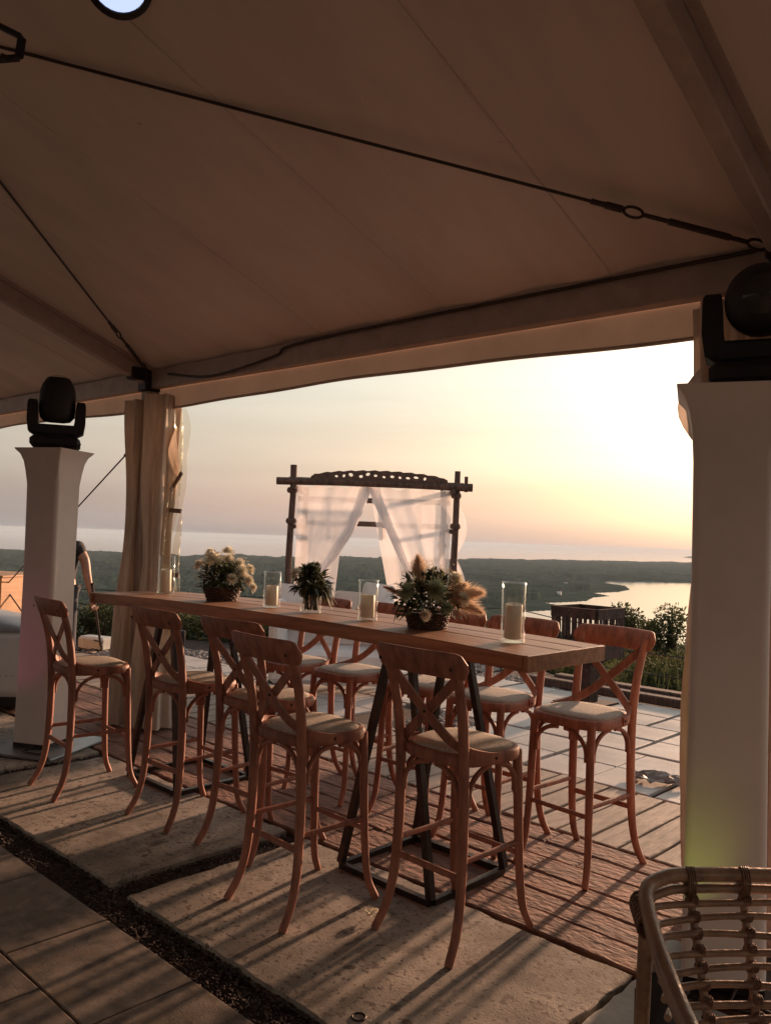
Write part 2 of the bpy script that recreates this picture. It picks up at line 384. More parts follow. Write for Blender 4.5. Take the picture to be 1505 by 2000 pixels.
# lake outline on the plain, right/forward metres from the hilltop
lake_poly = np.array([(150,1060),(213,1237),(282,1300),(311,1372),(285,1445),(330,1480),(381,1535),(420,1640),(474,1712),(463,1800),(540,1880),(604,2005),(649,2196),(630,2330),(667,2440),
                      (801,2499),(929,2509),(1185,2525),(1700,2500),(2300,2300),(2100,1500),(1400,1000),(700,820),(359,860),(240,930)], float)
def inside(px, py, poly):
    r = np.zeros(px.shape, bool); n = len(poly); j = n-1
    for i in range(n):
        xi, yi = poly[i]; xj, yj = poly[j]
        c = ((yi > py) != (yj > py)) & (px < (xj-xi)*(py-yi)/(yj-yi+1e-12)+xi)
        r ^= c; j = i
    return r
rs = np.random.RandomState(3)
def build_land():
    na, nr = 900, 640
    az = np.radians(np.linspace(-34, 34, na)); lr = np.linspace(math.log(30.0), math.log(9000.0), nr)
    A, Lr = np.meshgrid(az, lr); r = np.exp(Lr)
    x, d = r*np.sin(A), r*np.cos(A)
    # hill profile: steep below the terrace, then the plain
    hill = PLAIN*(1-np.exp(-((np.maximum(r-13, 0))/190.0)**1.05))
    hill -= np.clip(r-13, 0, 12)*.28
    hill = np.maximum(hill, PLAIN)
    # crowns of trees: nearest-cell bumps, cells growing with distance
    def crowns(cell, amp, seed):
        q = np.random.RandomState(seed)
        u, v = A/cell, Lr/cell
        iu, iv = np.floor(u).astype(int), np.floor(v).astype(int)
        mu, mv = iu.min()-1, iv.min()-1
        W_, H_ = iu.max()-mu+3, iv.max()-mv+3
        jx, jy, hh = q.rand(H_, W_), q.rand(H_, W_), .45+.55*q.rand(H_, W_)
        best = np.zeros_like(u)
        for dy in (-1,0,1):
            for dx in (-1,0,1):
                cu, cv = iu+dx, iv+dy
                px_, py_ = cu+jx[cv-mv, cu-mu], cv+jy[cv-mv, cu-mu]
                dd = ((u-px_)**2+(v-py_)**2)/.55
                best = np.maximum(best, hh[cv-mv, cu-mu]*np.sqrt(np.maximum(0, 1-dd)))
        return best*amp
    big = np.zeros_like(r)
    for k, (fx, ph) in enumerate(((1/900., .3), (1/420., 1.7), (1/210., 4.1))):
        big += np.sin(x*fx*6.28+ph+k)*np.sin(d*fx*6.28*1.3+ph*2)/(k+1.2)
    size = np.clip(r*.0046, .6, 8.5)*(.45+.55*np.clip(big+.6,0,1.4))
    h = crowns(.020, 1.0, 1)*size*.30 + crowns(.0085, 1.0, 2)*size*.60 + crowns(.0046, 1.0, 5)*size*.5 + np.random.RandomState(8).rand(*r.shape)*size*.16
    h += np.clip(big, -1, 1)*np.clip((r-300)/900, 0, 1)*3.0 + 3.0
    lake = inside(x, d, lake_poly)
    # land sea shore by bearing
    sb = np.radians([-44,-30.6,-23.3,-18.9,-15.7,-8.9,-1.8,5.4,12.3,20.2,28,44]); sr = np.array([4200,3824,3742,3617,3507,3656,4102,4473,5342,6541,7900,8600.])
    shore_r = np.interp(A, sb, sr) + 60*np.sin(A*140)+45*np.sin(A*61)
    sea = r > shore_r
    # meadow shelves along the lake: lower growth
    near_lake = inside(x*1.0+40, d-35, lake_poly) | inside(x+70, d+10, lake_poly) | inside(x+30, d+60, lake_poly)
    near_lake |= inside(x, d+110, lake_poly) | inside(x+20, d+160, lake_poly) | inside(x+110, d+60, lake_poly)
    h = np.where(near_lake & ~lake, h*.05, h)
    z = hill + np.where(lake | sea, 0, h*np.clip((r-16)/30, 0.02, 1))
    z = np.where(lake, PLAIN-4, z); z = np.where(sea, PLAIN-6, z)
    X = x*CT + d*ST; Y = -x*ST + d*CT
    vs = np.stack([X, Y, z], -1).reshape(-1, 3)
    idx = np.arange(na*nr).reshape(nr, na)
    q = np.stack([idx[:-1,:-1], idx[:-1,1:], idx[1:,1:], idx[1:,:-1]], -1).reshape(-1, 4)
    me = bpy.data.meshes.new('forest'); me.from_pydata(vs.tolist(), [], q.tolist()); me.update()
    me.polygons.foreach_set('use_smooth', [True]*len(me.polygons)); me.materials.append(MATS['canopy'])
    o = bpy.data.objects.new('forest', me); COL.objects.link(o)
    tag(o, 'green forest canopy spreading over the plain down to the water', 'forest', kind='stuff')
build_land()
m = MB(); lp = [site(x, d, PLAIN-.2) for x, d in ((60,700),(2600,700),(2600,2700),(60,2700))]; m.add(lp, [(0,1,2,3)]); structure(m.build('lake', 'lake_water'))
# low land on the horizon across the sea
m = MB()
pts = []
for i in range(40):
    t = i/39; xx = 4300+3600*t; dd = 11500-1200*t
    pts.append((xx, dd, 10+34*math.sin(math.pi*min(1, t*1.5+.03))**.7+5*math.sin(i*1.7)))
def ring(p): return [site(p[0]-250, p[1]-350, PLAIN-2), site(p[0], p[1], PLAIN+p[2]), site(p[0]+250, p[1]+350, PLAIN-2)]
m.loft([ring(p) for p in pts], smooth=False); structure(m.build('headland', 'canopy'))
# a few houses far out on the plain
for i, (x, d, w_, lab) in enumerate(((458,2060,11,'tiny white house among the trees above the lake shore'),(352,1640,8,'tiny pale shed in the meadow by the lake shore'))):
    t = thing('far_house', lab, 'house', site(x, d, PLAIN+3.0), R(20*i)); mm = MB(); mm.box((0,0,3), (w_,w_*.6,6.4)); mm.build('wall', 'white_cloth', t)
    mm = MB(); mm.loft([[(-w_*.55,-w_*.35,7),(-w_*.55,w_*.35,7),(-w_*.55,0,9.5)],[(w_*.55,-w_*.35,7),(w_*.55,w_*.35,7),(w_*.55,0,9.5)]], smooth=False); mm.build('roof', 'rust', t)
# ground below and behind the terrace
m = MB(); m.add([(-60,-60,-.35),(40,-60,-.35),(40,7,-.35),(2,8.4,-.35),(-4.6,8.4,-.35),(-6.5,9.6,-.35),(-8.6,8.4,-.35),(-10.8,6.9,-.35),(-14,4.4,-.35),(-60,-30,-.35)], [tuple(range(10))]); structure(m.build('ground', 'hill_soil'))
# hill shoulder falling away from the terrace
edge = [(40,7),(2,8.4),(-4.6,8.4),(-6.5,9.6),(-8.6,8.4),(-10.8,6.9),(-14,4.4),(-60,-30)]
m = MB(); rows = []
for k, (off, z) in enumerate(((0,-.05),(.8,-.35),(4,-2.4),(14,-10),(40,-24))):
    row = []
    for i, (x, y) in enumerate(edge):
        a, b = edge[max(i-1,0)], edge[min(i+1,len(edge)-1)]
        t = Vector((b[0]-a[0], b[1]-a[1])).normalized(); nn = Vector((t.y, -t.x))
        row.append((x+nn.x*off, y+nn.y*off, z))
    rows.append(row)
n_ = len(edge); m.add([p for r_ in rows for p in r_], [(j*n_+i, j*n_+i+1, (j+1)*n_+i+1, (j+1)*n_+i) for j in range(len(rows)-1) for i in range(n_-1)], True)
structure(m.build('hillside', 'hill_soil'))

# ------------------------------------------------------------------ terrace floors
def sheet(name, mat, pts, z0, z1):
    mm = MB(); n = len(pts); lo = [(x,y,z0) for x,y in pts]; hi = [(x,y,z1) for x,y in pts]
    mm.add(lo+hi, [tuple(range(n, 2*n)), tuple(reversed(range(n)))] + [(i,(i+1)%n,n+(i+1)%n,n+i) for i in range(n)])
    return mm.build(name, mat)
bed = structure(sheet('terrace_bed', 'soil', [(-16,-9),(6,-9),(6,8.3),(-4.6,8.3),(-6.5,9.5),(-8.6,8.2),(-10.8,6.7),(-16,2.6)], -.30, -.045))
def rough_slab(x0, x1, y0, y1, z0, z1, amp, step=.07, seed=0, bev=.006):
    q = random.Random(seed); pts = []
    def side(ax, ay, bx, by, nx, ny):
        L = math.hypot(bx-ax, by-ay); k = max(1, int(L/step)); w = 0
        for i in range(k):
            t = i/k; w = w*.6+q.uniform(-1,1)*amp
            ww = w if 0 < i < k else 0
            pts.append((ax+(bx-ax)*t+nx*ww, ay+(by-ay)*t+ny*ww))
    side(x0,y0,x1,y0,0,1); side(x1,y0,x1,y1,1,0); side(x1,y1,x0,y1,0,1); side(x0,y1,x0,y0,1,0)
    n = len(pts); cx, cy = (x0+x1)/2, (y0+y1)/2
    ins = [(x-math.copysign(min(bev,abs(x-cx)), x-cx), y-math.copysign(min(bev,abs(y-cy)), y-cy)) for x,y in pts]
    mm = MB(); mm.add([(x,y,z0) for x,y in pts]+[(x,y,z1-bev*.7) for x,y in pts]+[(x,y,z1) for x,y in ins],
        [(i,(i+1)%n,n+(i+1)%n,n+i) for i in range(n)]+[(n+i,n+(i+1)%n,2*n+(i+1)%n,2*n+i) for i in range(n)]+[tuple(range(2*n,3*n))])
    return mm
# stone tiles under the tent
tile_floor = structure(sheet('tile_floor', 'soil', [(-15.5,-8.9),(5.8,-8.9),(5.8,1.67),(-15.5,1.67)], -.044, -.012))
k = 0
yy = 1.685
rows_ = 0
while yy > -2.2:
    xx = -9.2 + (.31 if rows_ % 2 else 0)
    while xx < 2.6:
        a, b = xx, xx+.615
        rough_slab(a+.004, b-.004, yy-.40, yy-.004, -.03, rng.uniform(-.002,.002), .002, .2, seed=k, bev=.004).build('tile', 'stone_tile', tile_floor)
        xx = b; k += 1
    yy -= .405; rows_ += 1
rough_slab(-15.4, 5.7, -8.8, yy-.01, -.03, 0, .002, 1.0, seed=9).build('far_tiles', 'stone_tile', tile_floor)
# big cast slabs beside the tiles
slab_floor = structure(sheet('slab_floor', 'soil', [(-15.5,1.68),(5.8,1.68),(5.8,2.855),(-15.5,2.855)], -.043, -.03))
for i, (a, b, mt) in enumerate(((-9.6,-7.5,'concrete'),(-7.36,-5.36,'concrete'),(-5.24,-3.34,'concrete'),(-3.18,-1.39,'concrete'),(-1.365,.5,'pale_concrete'),(.62,2.6,'concrete'))):
    rough_slab(a, b, 1.845, 2.845, -.06, .004 if mt=='concrete' else .008, .007, .045, seed=40+i, bev=.004).build('slab', mt, slab_floor)
# rough-hewn boards
timber_floor = structure(sheet('timber_floor', 'soil', [(-15.5,2.86),(5.8,2.86),(5.8,3.935),(-15.5,3.935)], -.042, -.02))
y0 = 2.868
for r_ in range(6):
    w_ = .177; xx = -9.9 + rng.uniform(0, .8)
    while xx < 2:
        L_ = rng.uniform(1.1, 2.1)
        rough_slab(xx+.003, xx+L_-.003, y0+.003, y0+w_-.003, -.05, .004+rng.uniform(-.004,.004), .006, .09, seed=int(xx*100)+r_*7, bev=.008).build('plank', 'rough_timber', timber_floor)
        xx += L_
    y0 += w_
# open-jointed deck boards running outwards
deck = structure(sheet('deck', 'soil', [(-15.5,3.94),(5.8,3.94),(5.8,4.915),(-15.5,4.915)], -.043, -.038))
xx = -10.4; i = 0
while xx < 1.6:
    w_ = .182
    rough_slab(xx+.010, xx+w_-.010, 3.95+rng.uniform(0,.012), 4.90+rng.uniform(-.012,.008), -.04, .010+rng.uniform(-.003,.003), .003, .16, seed=300+i, bev=.006).build('plank', 'deck_wood', deck)
    xx += w_; i += 1
# paving beyond the tent, with a bed of pebbles left open in one place
patio = structure(sheet('patio', 'soil', [(-9.4,4.92),(5.8,4.92),(5.8,7.86),(-8.2,7.86)], -.043, -.02))
i = 0
for gy in range(3):
    for gx in range(12):
        X0, Y0 = -8.95+gx*.95 + (.33 if gy == 1 else 0), 4.945+gy*.95
        if -4.75 < X0+.45 < -3.75 and gy == 0: continue
        if X0 < -8.2 and gy: continue
        for a in range(2):
            for b in range(2):
                p0, q0 = X0+a*.457, Y0+b*.457
                rough_slab(p0+.004, p0+.45, q0+.004, q0+.45, -.035, .004+rng.uniform(-.004,.004), .002, .15, seed=600+i, bev=.005).build('paver', 'paver', patio); i += 1
# pebbles in the open joints and beds
def pebbles(name, mat, areas, n, smin, smax, label):
    q = random.Random(5); mm = MB(); tot = sum((a[1]-a[0])*(a[3]-a[2]) for a in areas)
    for (x0,x1,y0,y1,zb) in areas:
        for _ in range(int(n*(x1-x0)*(y1-y0)/tot)):
            c = Vector((q.uniform(x0,x1), q.uniform(y0,y1), zb)); s_ = q.uniform(smin, smax)
            rot = Matrix.Rotation(q.uniform(0,6.3), 3, 'Z') @ Matrix.Rotation(q.uniform(-.5,.5), 3, 'X')
            ax = Vector((s_, s_*q.uniform(.6,.9), s_*q.uniform(.4,.7)))
            pts = [(1,0,0),(-1,0,0),(0,1,0),(0,-1,0),(0,0,1),(0,0,-1),(.62,.62,.5),(-.62,.62,.5),(-.62,-.62,.5),(.62,-.62,.5)]
            vs = [rot @ Vector((p[0]*ax.x*q.uniform(.8,1.1), p[1]*ax.y, p[2]*ax.z)) + c for p in pts]
            mm.add(vs, [(0,6,9),(6,0,2),(6,2,7),(7,2,1),(7,1,8),(8,1,3),(8,3,9),(9,3,0),(4,6,7),(4,7,8),(4,8,9),(4,9,6),(5,2,0),(5,1,2),(5,3,1),(5,0,3)], True)
    return tag(mm.build(name, mat), label, 'gravel', kind='stuff')
pebbles('joint_gravel', 'pebble', [(-7.4,.6,1.68,1.85,-.012),(-3.34,-3.18,1.84,2.85,-.016),(-5.36,-5.24,1.84,2.85,-.016),(-7.5,-7.36,1.84,2.85,-.016)], 11000, .003, .009, 'dark brown gravel filling the wide joints between the slabs')
pebbles('bed_gravel', 'grey_pebble', [(-4.78,-3.82,4.93,5.9,-.015)], 1500, .012, .03, 'grey pebbles in the open square of the paving')
pebbles('edge_gravel', 'grey_pebble', [(-9.9,-8.9,4.95,6.3,-.03),(-9.0,-4.6,7.84,8.2,-.03),(-8.9,-7.6,5.9,7.9,-.03),(-7.8,-6.0,8.2,8.9,-.03),(-10.6,-9.7,5.0,6.2,-.03)], 5200, .018, .05, 'pale pebbles along the rim of the terrace')
# timbers edging the terrace
for (a, b, y, z, lab) in ((-5.2,-1.4,7.98,.05,'long dark timber lying along the inner rim of the terrace'),(-5.0,-1.0,8.20,.07,'long dark timber lying along the outer rim beyond the inner one'),):
    m = MB(); m.bar((a,y,z-.02),(b,y-.03,z-.02),.15,.09,bev=.012); tag(m.build('edging_timber','pole_wood'), lab, 'timber')

# ------------------------------------------------------------------ tent
def eave_z(X): return 2.715 - .014*(X+1.3)
EY, RY, PIT = 3.45, -3.05, math.tan(R(20))
PX = [-15.7, -10.8, -5.93, -1.07, 3.8, 8.6]
tent = thing('marquee_tent', 'cream frame marquee with pitched cloth roof and aluminium rafters over the tables', 'tent', (-3.4, 3.45, 0))
TO = Vector((-3.4, 3.45, 0))
def tpart(m, name, mat, par=None):
    o = m.build(name, mat, tent if par is None else par)
    o.location = -TO if par is None else (0,0,0)
    return o
def roofz(X, Y): return eave_z(X) + .07 + (EY - abs(Y-RY)*0 - Y)*PIT if Y >= RY else eave_z(X)+.07+(EY-(2*RY-Y))*PIT
for i in range(5):
    a, b = PX[i], PX[i+1]
    for sgn in (0, 1):
        m = MB()
        def fn(u, v):
            X = a+.06+(b-a-.12)*u; Y = EY+.12-(EY+.12-RY)*v
            sag = .05*math.sin(math.pi*u)*math.sin(math.pi*v) + .007*math.sin(u*31)*math.sin(math.pi*v) + .010*math.sin(u*47+v*9)*math.exp(-v*7)
            z = eave_z(X)+.07+(EY-Y)*PIT-sag
            if sgn: Y = 2*RY-Y
            return (X, Y, z)
        m.grid(fn, 60, 30); o = tpart(m, 'roof_panel', 'tent_cloth')
        for us in (.22,.43,.64,.85):
            mm = MB(); mm.tube([Vector(fn(us, k_/24))-Vector((0,0,.0005)) for k_ in range(25)], .0022, 4, flat=3); mm.build('seam', 'tent_cloth', o)
for i, X in enumerate(PX):
    ez = eave_z(X)
    for sgn in (0, 1):
        f = (lambda y: y) if not sgn else (lambda y: 2*RY-y)
        m = MB(); m.bar((X, f(EY+.02), ez-.0), (X, f(RY), ez+(EY-RY)*PIT), .075, .16, bev=.008)
        # keder rails on both edges
        for s_ in (-1, 1): m.bar((X+s_*.055, f(EY), ez+.055), (X+s_*.055, f(RY), ez+.055+(EY-RY)*PIT), .03, .03)
        tpart(m, 'rafter', 'aluminium')
        m = MB(); m.box((X, f(EY), ez/2-.05), (.10,.12,ez-.10), bev=.012); m.box((X, f(EY), .02), (.26,.26,.03)); tpart(m, 'post', 'aluminium')
for i in range(5):
    a, b = PX[i], PX[i+1]
    for Y in (EY, 2*RY-EY):
        m = MB(); m.bar((a+.05, Y, eave_z(a)-.02), (b-.05, Y, eave_z(b)-.02), .07, .13, bev=.006)
        m.bar((a+.05, Y-.02*(1 if Y>0 else -1), eave_z(a)+.05), (b-.05, Y-.02*(1 if Y>0 else -1), eave_z(b)+.05), .03, .02)
        tpart(m, 'eave_beam', 'aluminium')
        m = MB()
        def fv(u, v):
            X = a+(b-a)*u; top = eave_z(X)-.075; drop = .15+.035*math.cos(2*math.pi*(u-.0))*.5
            return (X, Y+(.045 if Y>0 else -.045)+.012*math.sin(u*24)*v, top-drop*v)
        m.grid(fv, 48, 5); tpart(m, 'valance', 'valance_cloth')
        m = MB(); m.tube([fv(i_/48, 1.0) for i_ in range(49)], .010, 6); tpart(m, 'valance_hem', 'valance_cloth')
    m = MB(); m.bar((a+.05, RY, eave_z(a)+(EY-RY)*PIT-.02), (b-.05, RY, eave_z(b)+(EY-RY)*PIT-.02), .07, .12); tpart(m, 'ridge_beam', 'aluminium')
# slack wire looped along the eave beam
m = MB(); m.tube(bez([(-5.6,EY-.05,eave_z(-5.6)-.0),(-5.0,EY-.06,eave_z(-5)-.075),(-4.3,EY-.05,eave_z(-4.3)-.01),(-3.9,EY-.05,eave_z(-3.9)+.05),(-1.2,EY-.05,eave_z(-1.2)+.065)], 30), .009, 6); tpart(m, 'eave_wire', 'cable')
# bracing cables with shackle and turnbuckle
def brace(A, B):
    A, B = Vector(A), Vector(B); d = (B-A).normalized(); side = d.cross(Vector((0,0,1))).normalized(); upn = side.cross(d)
    m = MB(); m.tube([A+d*.72, B], .0075, 6); c = tpart(m, 'brace_cable', 'cable')
    def ringm(mm, c0, rx, rw):
        mm.tube([c0 + d*math.cos(t*2*math.pi/14)*rx + upn*math.sin(t*2*math.pi/14)*rw for t in range(15)], .0065, 6)
    m = MB(); ringm(m, A+d*.06, .038, .020); m.tube([A+d*.10, A+d*.17], .010, 6); m.tube([A+d*.17, A+d*.42], .0145, 8); m.tube([A+d*.42, A+d*.52], .010, 6)
    ringm(m, A+d*.565, .040, .021); m.tube([A+d*.61, A+d*.68], .016, 8); m.tube([A+d*.68, A+d*.74], .012, 8)
    m.build('turnbuckle', 'cable', c)
for i in (2, 4):
    a, b = PX[i], PX[i+1]
    brace((b-.06, EY-.08, eave_z(b)+.07-.05+.08*PIT), (a+.06, -.75, eave_z(a)+.02+(EY+.75)*PIT))
    brace((a+.06, EY-.08, eave_z(a)+.07-.05+.08*PIT), (b-.06, -2.75, eave_z(b)+.02+(EY+2.75)*PIT))
# dark corner joints
for X in PX:
    m = MB(); m.box((X, EY-.01, eave_z(X)-.02), (.13,.15,.17), bev=.01); m.box((X, EY-.12, eave_z(X)+.02), (.10,.16,.10), bev=.01); tpart(m, 'corner_joint', 'dark_steel')
# tied-back side curtains at two posts
def curtain(loc, label, seed, w=.30, flare=.34):
    q = random.Random(seed); t = thing('side_curtain', label, 'curtain', loc, 0, 'curtains tied to the tent posts')
    ztop = 2.60
    def bundle(name, mat, cx, cy, rx, ry, zt, zb, folds, ph, fl, pin):
        m = MB(); rings = []
        N = 84
        for j in range(33):
            v = j/32; z = zt+(zb-zt)*v
            s_ = 1.0 - .28*math.exp(-((v-pin)/.18)**2) + fl*max(0, v-.5)**1.4
            rg = []
            for k_ in range(N):
                a = 2*math.pi*k_/N
                rr = 1 + .20*math.sin(a*folds+ph+v*1.1) + .11*math.sin(a*(folds*2+1)+ph*2-v*2.4) + .06*math.sin(a*(folds*3+2)-ph+v*5) + .03*math.sin(v*23+a*3)
                rg.append((cx+rx*s_*rr*math.cos(a)+.03*math.sin(v*4+ph), cy+ry*s_*rr*math.sin(a), z))
            rings.append(rg)
        m.loft(rings); return m.build(name, mat, t)
    bundle('cloth', 'curtain_cloth', -.13, .0, .125, .12, ztop, .02, 6, q.uniform(0,6), .7*flare/.34, .35)
    bundle('cloth', 'curtain_cloth', .12, .03, .130, .12, ztop+.03, .03, 5, q.uniform(0,6), .75*flare/.34, .5)
    # clear vinyl window edge, loosely rolled
    m = MB(); m.grid(lambda u, v: (.19+(.10+.02*math.sin(v*11)+.012*math.sin(v*31))*u+.02*math.sin(v*9), .10+.05*math.sin(u*7+v*5)+.015*math.sin(u*19+v*23), 2.53-2.2*v), 20, 60); f = m.build('clear_window', 'vinyl_film', t)
    for zz in (1.72, 1.22): mm = MB(); mm.box((.27,.085,zz), (.15,.012,.035), Matrix.Rotation(.05,3,'Y')); mm.build('strap', 'strap_web', t)
    mm = MB(); mm.bar((.20,.08,1.88),(.33,.09,2.02),.012,.03); mm.build('strap', 'strap_web', t)
    mm = MB(); mm.grid(lambda u, v: (.14+.20*u-.10*u*v, .07+.05*math.sin(u*5+v*3), 2.45-.42*v-.12*u+.1*u*v), 10, 10); mm.build('loose_flap', 'curtain_cloth', t)
    return t
curtain((-5.90, 3.45, 0), 'cream side curtain gathered round the tent post beside the slim column', 3)
right_curtain = curtain((-1.23, 3.50, 0), 'cream side curtain gathered behind the column by the rattan armchair', 8, flare=-.55)

mm = MB(); mm.grid(lambda u, v: tuple(-RIGHT*(.10+u*(.10+.16*math.sin(math.pi*min(1,v*1.15))**1.5)) + Vector((0,.06+.03*math.sin(u*6+v*4), 2.46-.60*v-.05*u))), 10, 14)
mm.build('loose_flap', 'curtain_cloth', right_curtain)
# ------------------------------------------------------------------ bar table
TX0, TX1, TY0, TY1, TZ = -5.27, -1.79, 2.70, 3.28, 1.12
table = thing('bar_table', 'long reddish wooden bar table with planked top on two dark steel frames', 'table', ((TX0+TX1)/2, (TY0+TY1)/2, 0))
L_ = TX1-TX0
def camber(x): return .026*(1-(2*x/L_)**2)
wid = (TY1-TY0)
for k, (ya, yb) in enumerate(((-wid/2, -.035), (-.029, .13), (.136, wid/2))):
    m = MB(); N = 24; rings = []
    for i in range(N+1):
        x = -L_/2+L_*i/N; dz = camber(x); jig = .003*math.sin(i*1.3+k)
        fl = .02*max(0, (i/N-.75)/.25)**2 if k == 0 else 0
        b_ = .005
        rings.append([(x,ya+jig-fl,TZ-.045+dz),(x,yb,TZ-.045+dz),(x,yb,TZ-b_+dz),(x,yb-b_,TZ+dz),(x,ya+jig-fl+b_,TZ+dz),(x,ya+jig-fl,TZ-b_+dz)])
    m.loft(rings, smooth=False); m.build('plank', 'table_wood', table)
for ys in (-1, 1):
    m = MB(); N = 16; rings = []
    for i in range(N+1):
        x = -L_/2+.005+(L_-.01)*i/N; dz = camber(x); y = ys*(wid/2-.022)
        rings.append([(x,y-.016,TZ-.068+dz),(x,y+.016,TZ-.068+dz),(x,y+.016,TZ-.046+dz),(x,y-.016,TZ-.046+dz)])
    m.loft(rings, smooth=False); m.build('apron', 'table_wood', table)
for xs in (-1, 1):
    m = MB(); m.box((xs*(L_/2+.0125), -.006, TZ-.0325), (.023, wid+.022, .067), bev=.003); m.build('end_board', 'table_wood', table)
for cx in (-2.52+3.53, -4.47+3.53):
    fr = MB(); b_ = .275
    for s1 in (-1, 1):
        fr.bar((cx-b_, s1*.265, .016), (cx+b_, s1*.265, .016), .03, .03); fr.bar((cx+s1*b_, -.25, .0165), (cx+s1*b_, .25, .0165), .03, .029)
    fo = fr.build('base_frame', 'dark_steel', table)
    tz = TZ-.047+camber(cx)
    for s1 in (-1, 1):
        for s2 in (-1, 1):
            # each pair leans together below the top
            m = MB(); m.bar((cx+s1*b_, s2*.265, .03), (cx+s1*.055, s2*.20, tz), .032, .032, upv=(0,1,0)); m.build('leg', 'dark_steel', fo)
    m = MB(); m.box((cx, 0, tz-.006), (.24, .46, .010)); m.build('top_plate', 'dark_steel', fo)

# ------------------------------------------------------------------ cross-back bar stools
def seat_outline(w, d, k=40, pw=3.2):
    out = []
    for i in range(k):
        a = 2*math.pi*i/k; ca, sa = math.cos(a), math.sin(a)
        r = (abs(ca)**pw+abs(sa)**pw)**(-1/pw)
        x, y = r*ca, r*sa; x *= w*(1+.06*y); out.append((x, y*d))
    return out
def make_stool():
    t = thing('bar_stool', 'wooden bar stool', 'bar stool', group='cross-back bar stools round the long table')
    SZ = .735
    m = MB(); ol = seat_outline(.205, .20)
    rings = [[(x*s, y*s, z) for x, y in ol] for s, z in ((.90,SZ-.045),(.985,SZ-.043),(1.0,SZ-.03),(1.0,SZ-.008),(.975,SZ),(.90,SZ))]
    m.loft(rings, smooth=True); m.build('seat_frame', 'stool_wood', t)
    m = MB(); rings = [[(x*s, y*s, z) for x, y in ol] for s, z in ((.88,SZ-.002),(.88,SZ+.006),(.80,SZ+.015),(.55,SZ+.021),(.25,SZ+.023))]
    m.loft(rings); m.build('seat_pad', 'seat_weave', t)
    for s in (-1, 1):
        m = MB(); P = bez([(s*.198,.235,0),(s*.182,.195,.10),(s*.172,.178,.30),(s*.166,.168,.55),(s*.163,.16,SZ-.02)], 20)
        m.tube(P, [.0155+.004*min(1,p.z/.5) for p in P], 10); m.build('front_leg', 'stool_wood', t)
        m = MB(); P = bez([(s*.195,-.262,0),(s*.184,-.212,.09),(s*.175,-.182,.22),(s*.168,-.170,.45),(s*.167,-.176,.72),(s*.172,-.200,.90),(s*.180,-.236,1.03),(s*.186,-.258,1.095)], 42)
        m.tube(P, [.0165+.0045*min(1,p.z/.4)-.003*max(0,(p.z-.8)/.3) for p in P], 10); m.build('back_leg', 'stool_wood', t)
    # top rail: bowed board with rounded ends
    m = MB(); N = 26; rings = []
    for i in range(N+1):
        u = -1+2*i/N; x = u*.235; y = -.262-.040*(1-u*u)+.012
        end = math.sqrt(max(0.0, 1-max(0,(abs(u)-.84)/.16)**2))
        hh = .05*(.22+.78*end); cz = 1.083+.004*(1-u*u); th = .011*(.5+.5*end)
        lean = .018
        ringp = []
        for (py, pz) in ((-1,-.85),(-.4,-1),(.4,-1),(1,-.85),(1,.85),(.4,1),(-.4,1),(-1,.85)):
            ringp.append((x, y+py*th-lean*pz*hh/.05, cz+pz*hh))
        rings.append(ringp)
    m.loft(rings); rail = m.build('top_rail', 'stool_wood', t)
    for s in (-1, 1):
        m = MB(); m.lathe([(.007,0),(.006,.004)], 8, (s*.186,-.288,1.075), Matrix.Rotation(R(90),3,'X')); m.build('screw', 'dark_steel', rail)
    for s in (-1, 1):
        off = .007*s
        P = bez([(s*.178,-.232+off,1.045),(s*.09,-.222+off,.965),(0,-.210+off,.885),(-s*.10,-.192+off,.80),(-s*.165,-.150,.752),(-s*.205,-.075,.728),(-s*.207,-.03,.722)], 30)
        m = MB(); rings = []
        for i, p in enumerate(P):
            tg = (P[min(i+1,len(P)-1)]-P[max(i-1,0)]).normalized()
            # strip lies flat against the back, then against the seat side
            w_ = min(1, max(0, (i/len(P)-.62)/.25)); nrm_ = Vector((0,-1,0)).lerp(Vector((-s,0,0)), w_)
            nrm_ = (nrm_-tg*nrm_.dot(tg)).normalized(); bi = tg.cross(nrm_)
            rings.append([p+bi*.019+nrm_*.005, p+bi*.019-nrm_*.005, p-bi*.019-nrm_*.005, p-bi*.019+nrm_*.005])
        m.loft(rings, smooth=False); sl = m.build('cross_slat', 'stool_wood', t)
        m = MB(); m.lathe([(.006,0),(.005,.004)], 8, (-s*.213,-.04,.722), Matrix.Rotation(-s*R(90),3,'Y')); m.build('screw', 'dark_steel', sl)
    m = MB(); m.lathe([(.006,0),(.005,.005)], 8, (0,-.222,.885), Matrix.Rotation(R(90),3,'X')); m.build('screw', 'dark_steel', t)
    # bentwood braces under the seat
    legs = {'fl':(-.168,.170),'fr':(.168,.170),'bl':(-.170,-.170),'br':(.170,-.170)}
    for a, b in (('fl','fr'),('fr','fl'),('fl','bl'),('bl','fl'),('fr','br'),('br','fr'),('bl','br'),('br','bl')):
        A, B = Vector((*legs[a],0)), Vector((*legs[b],0)); d = (B-A).normalized()
        P = [A+d*.024+Vector((0,0,.545))]+[A+d*(.024+.125*(1-math.cos(q*math.pi/2/9)))+Vector((0,0,.575+.105*math.sin(q*math.pi/2/9))) for q in range(10)]
        m = MB(); m.tube(P, .0105, 8); m.build('bent_brace', 'stool_wood', t)
    m = MB(); m.tube([(-.172,.178,.30),(.172,.178,.30)], .0115, 8); m.build('stretcher', 'stool_wood', t)
    m = MB(); m.bar((-.172,-.176,.285),(.172,-.176,.285),.016,.026,bev=.004); m.build('stretcher', 'stool_wood', t)
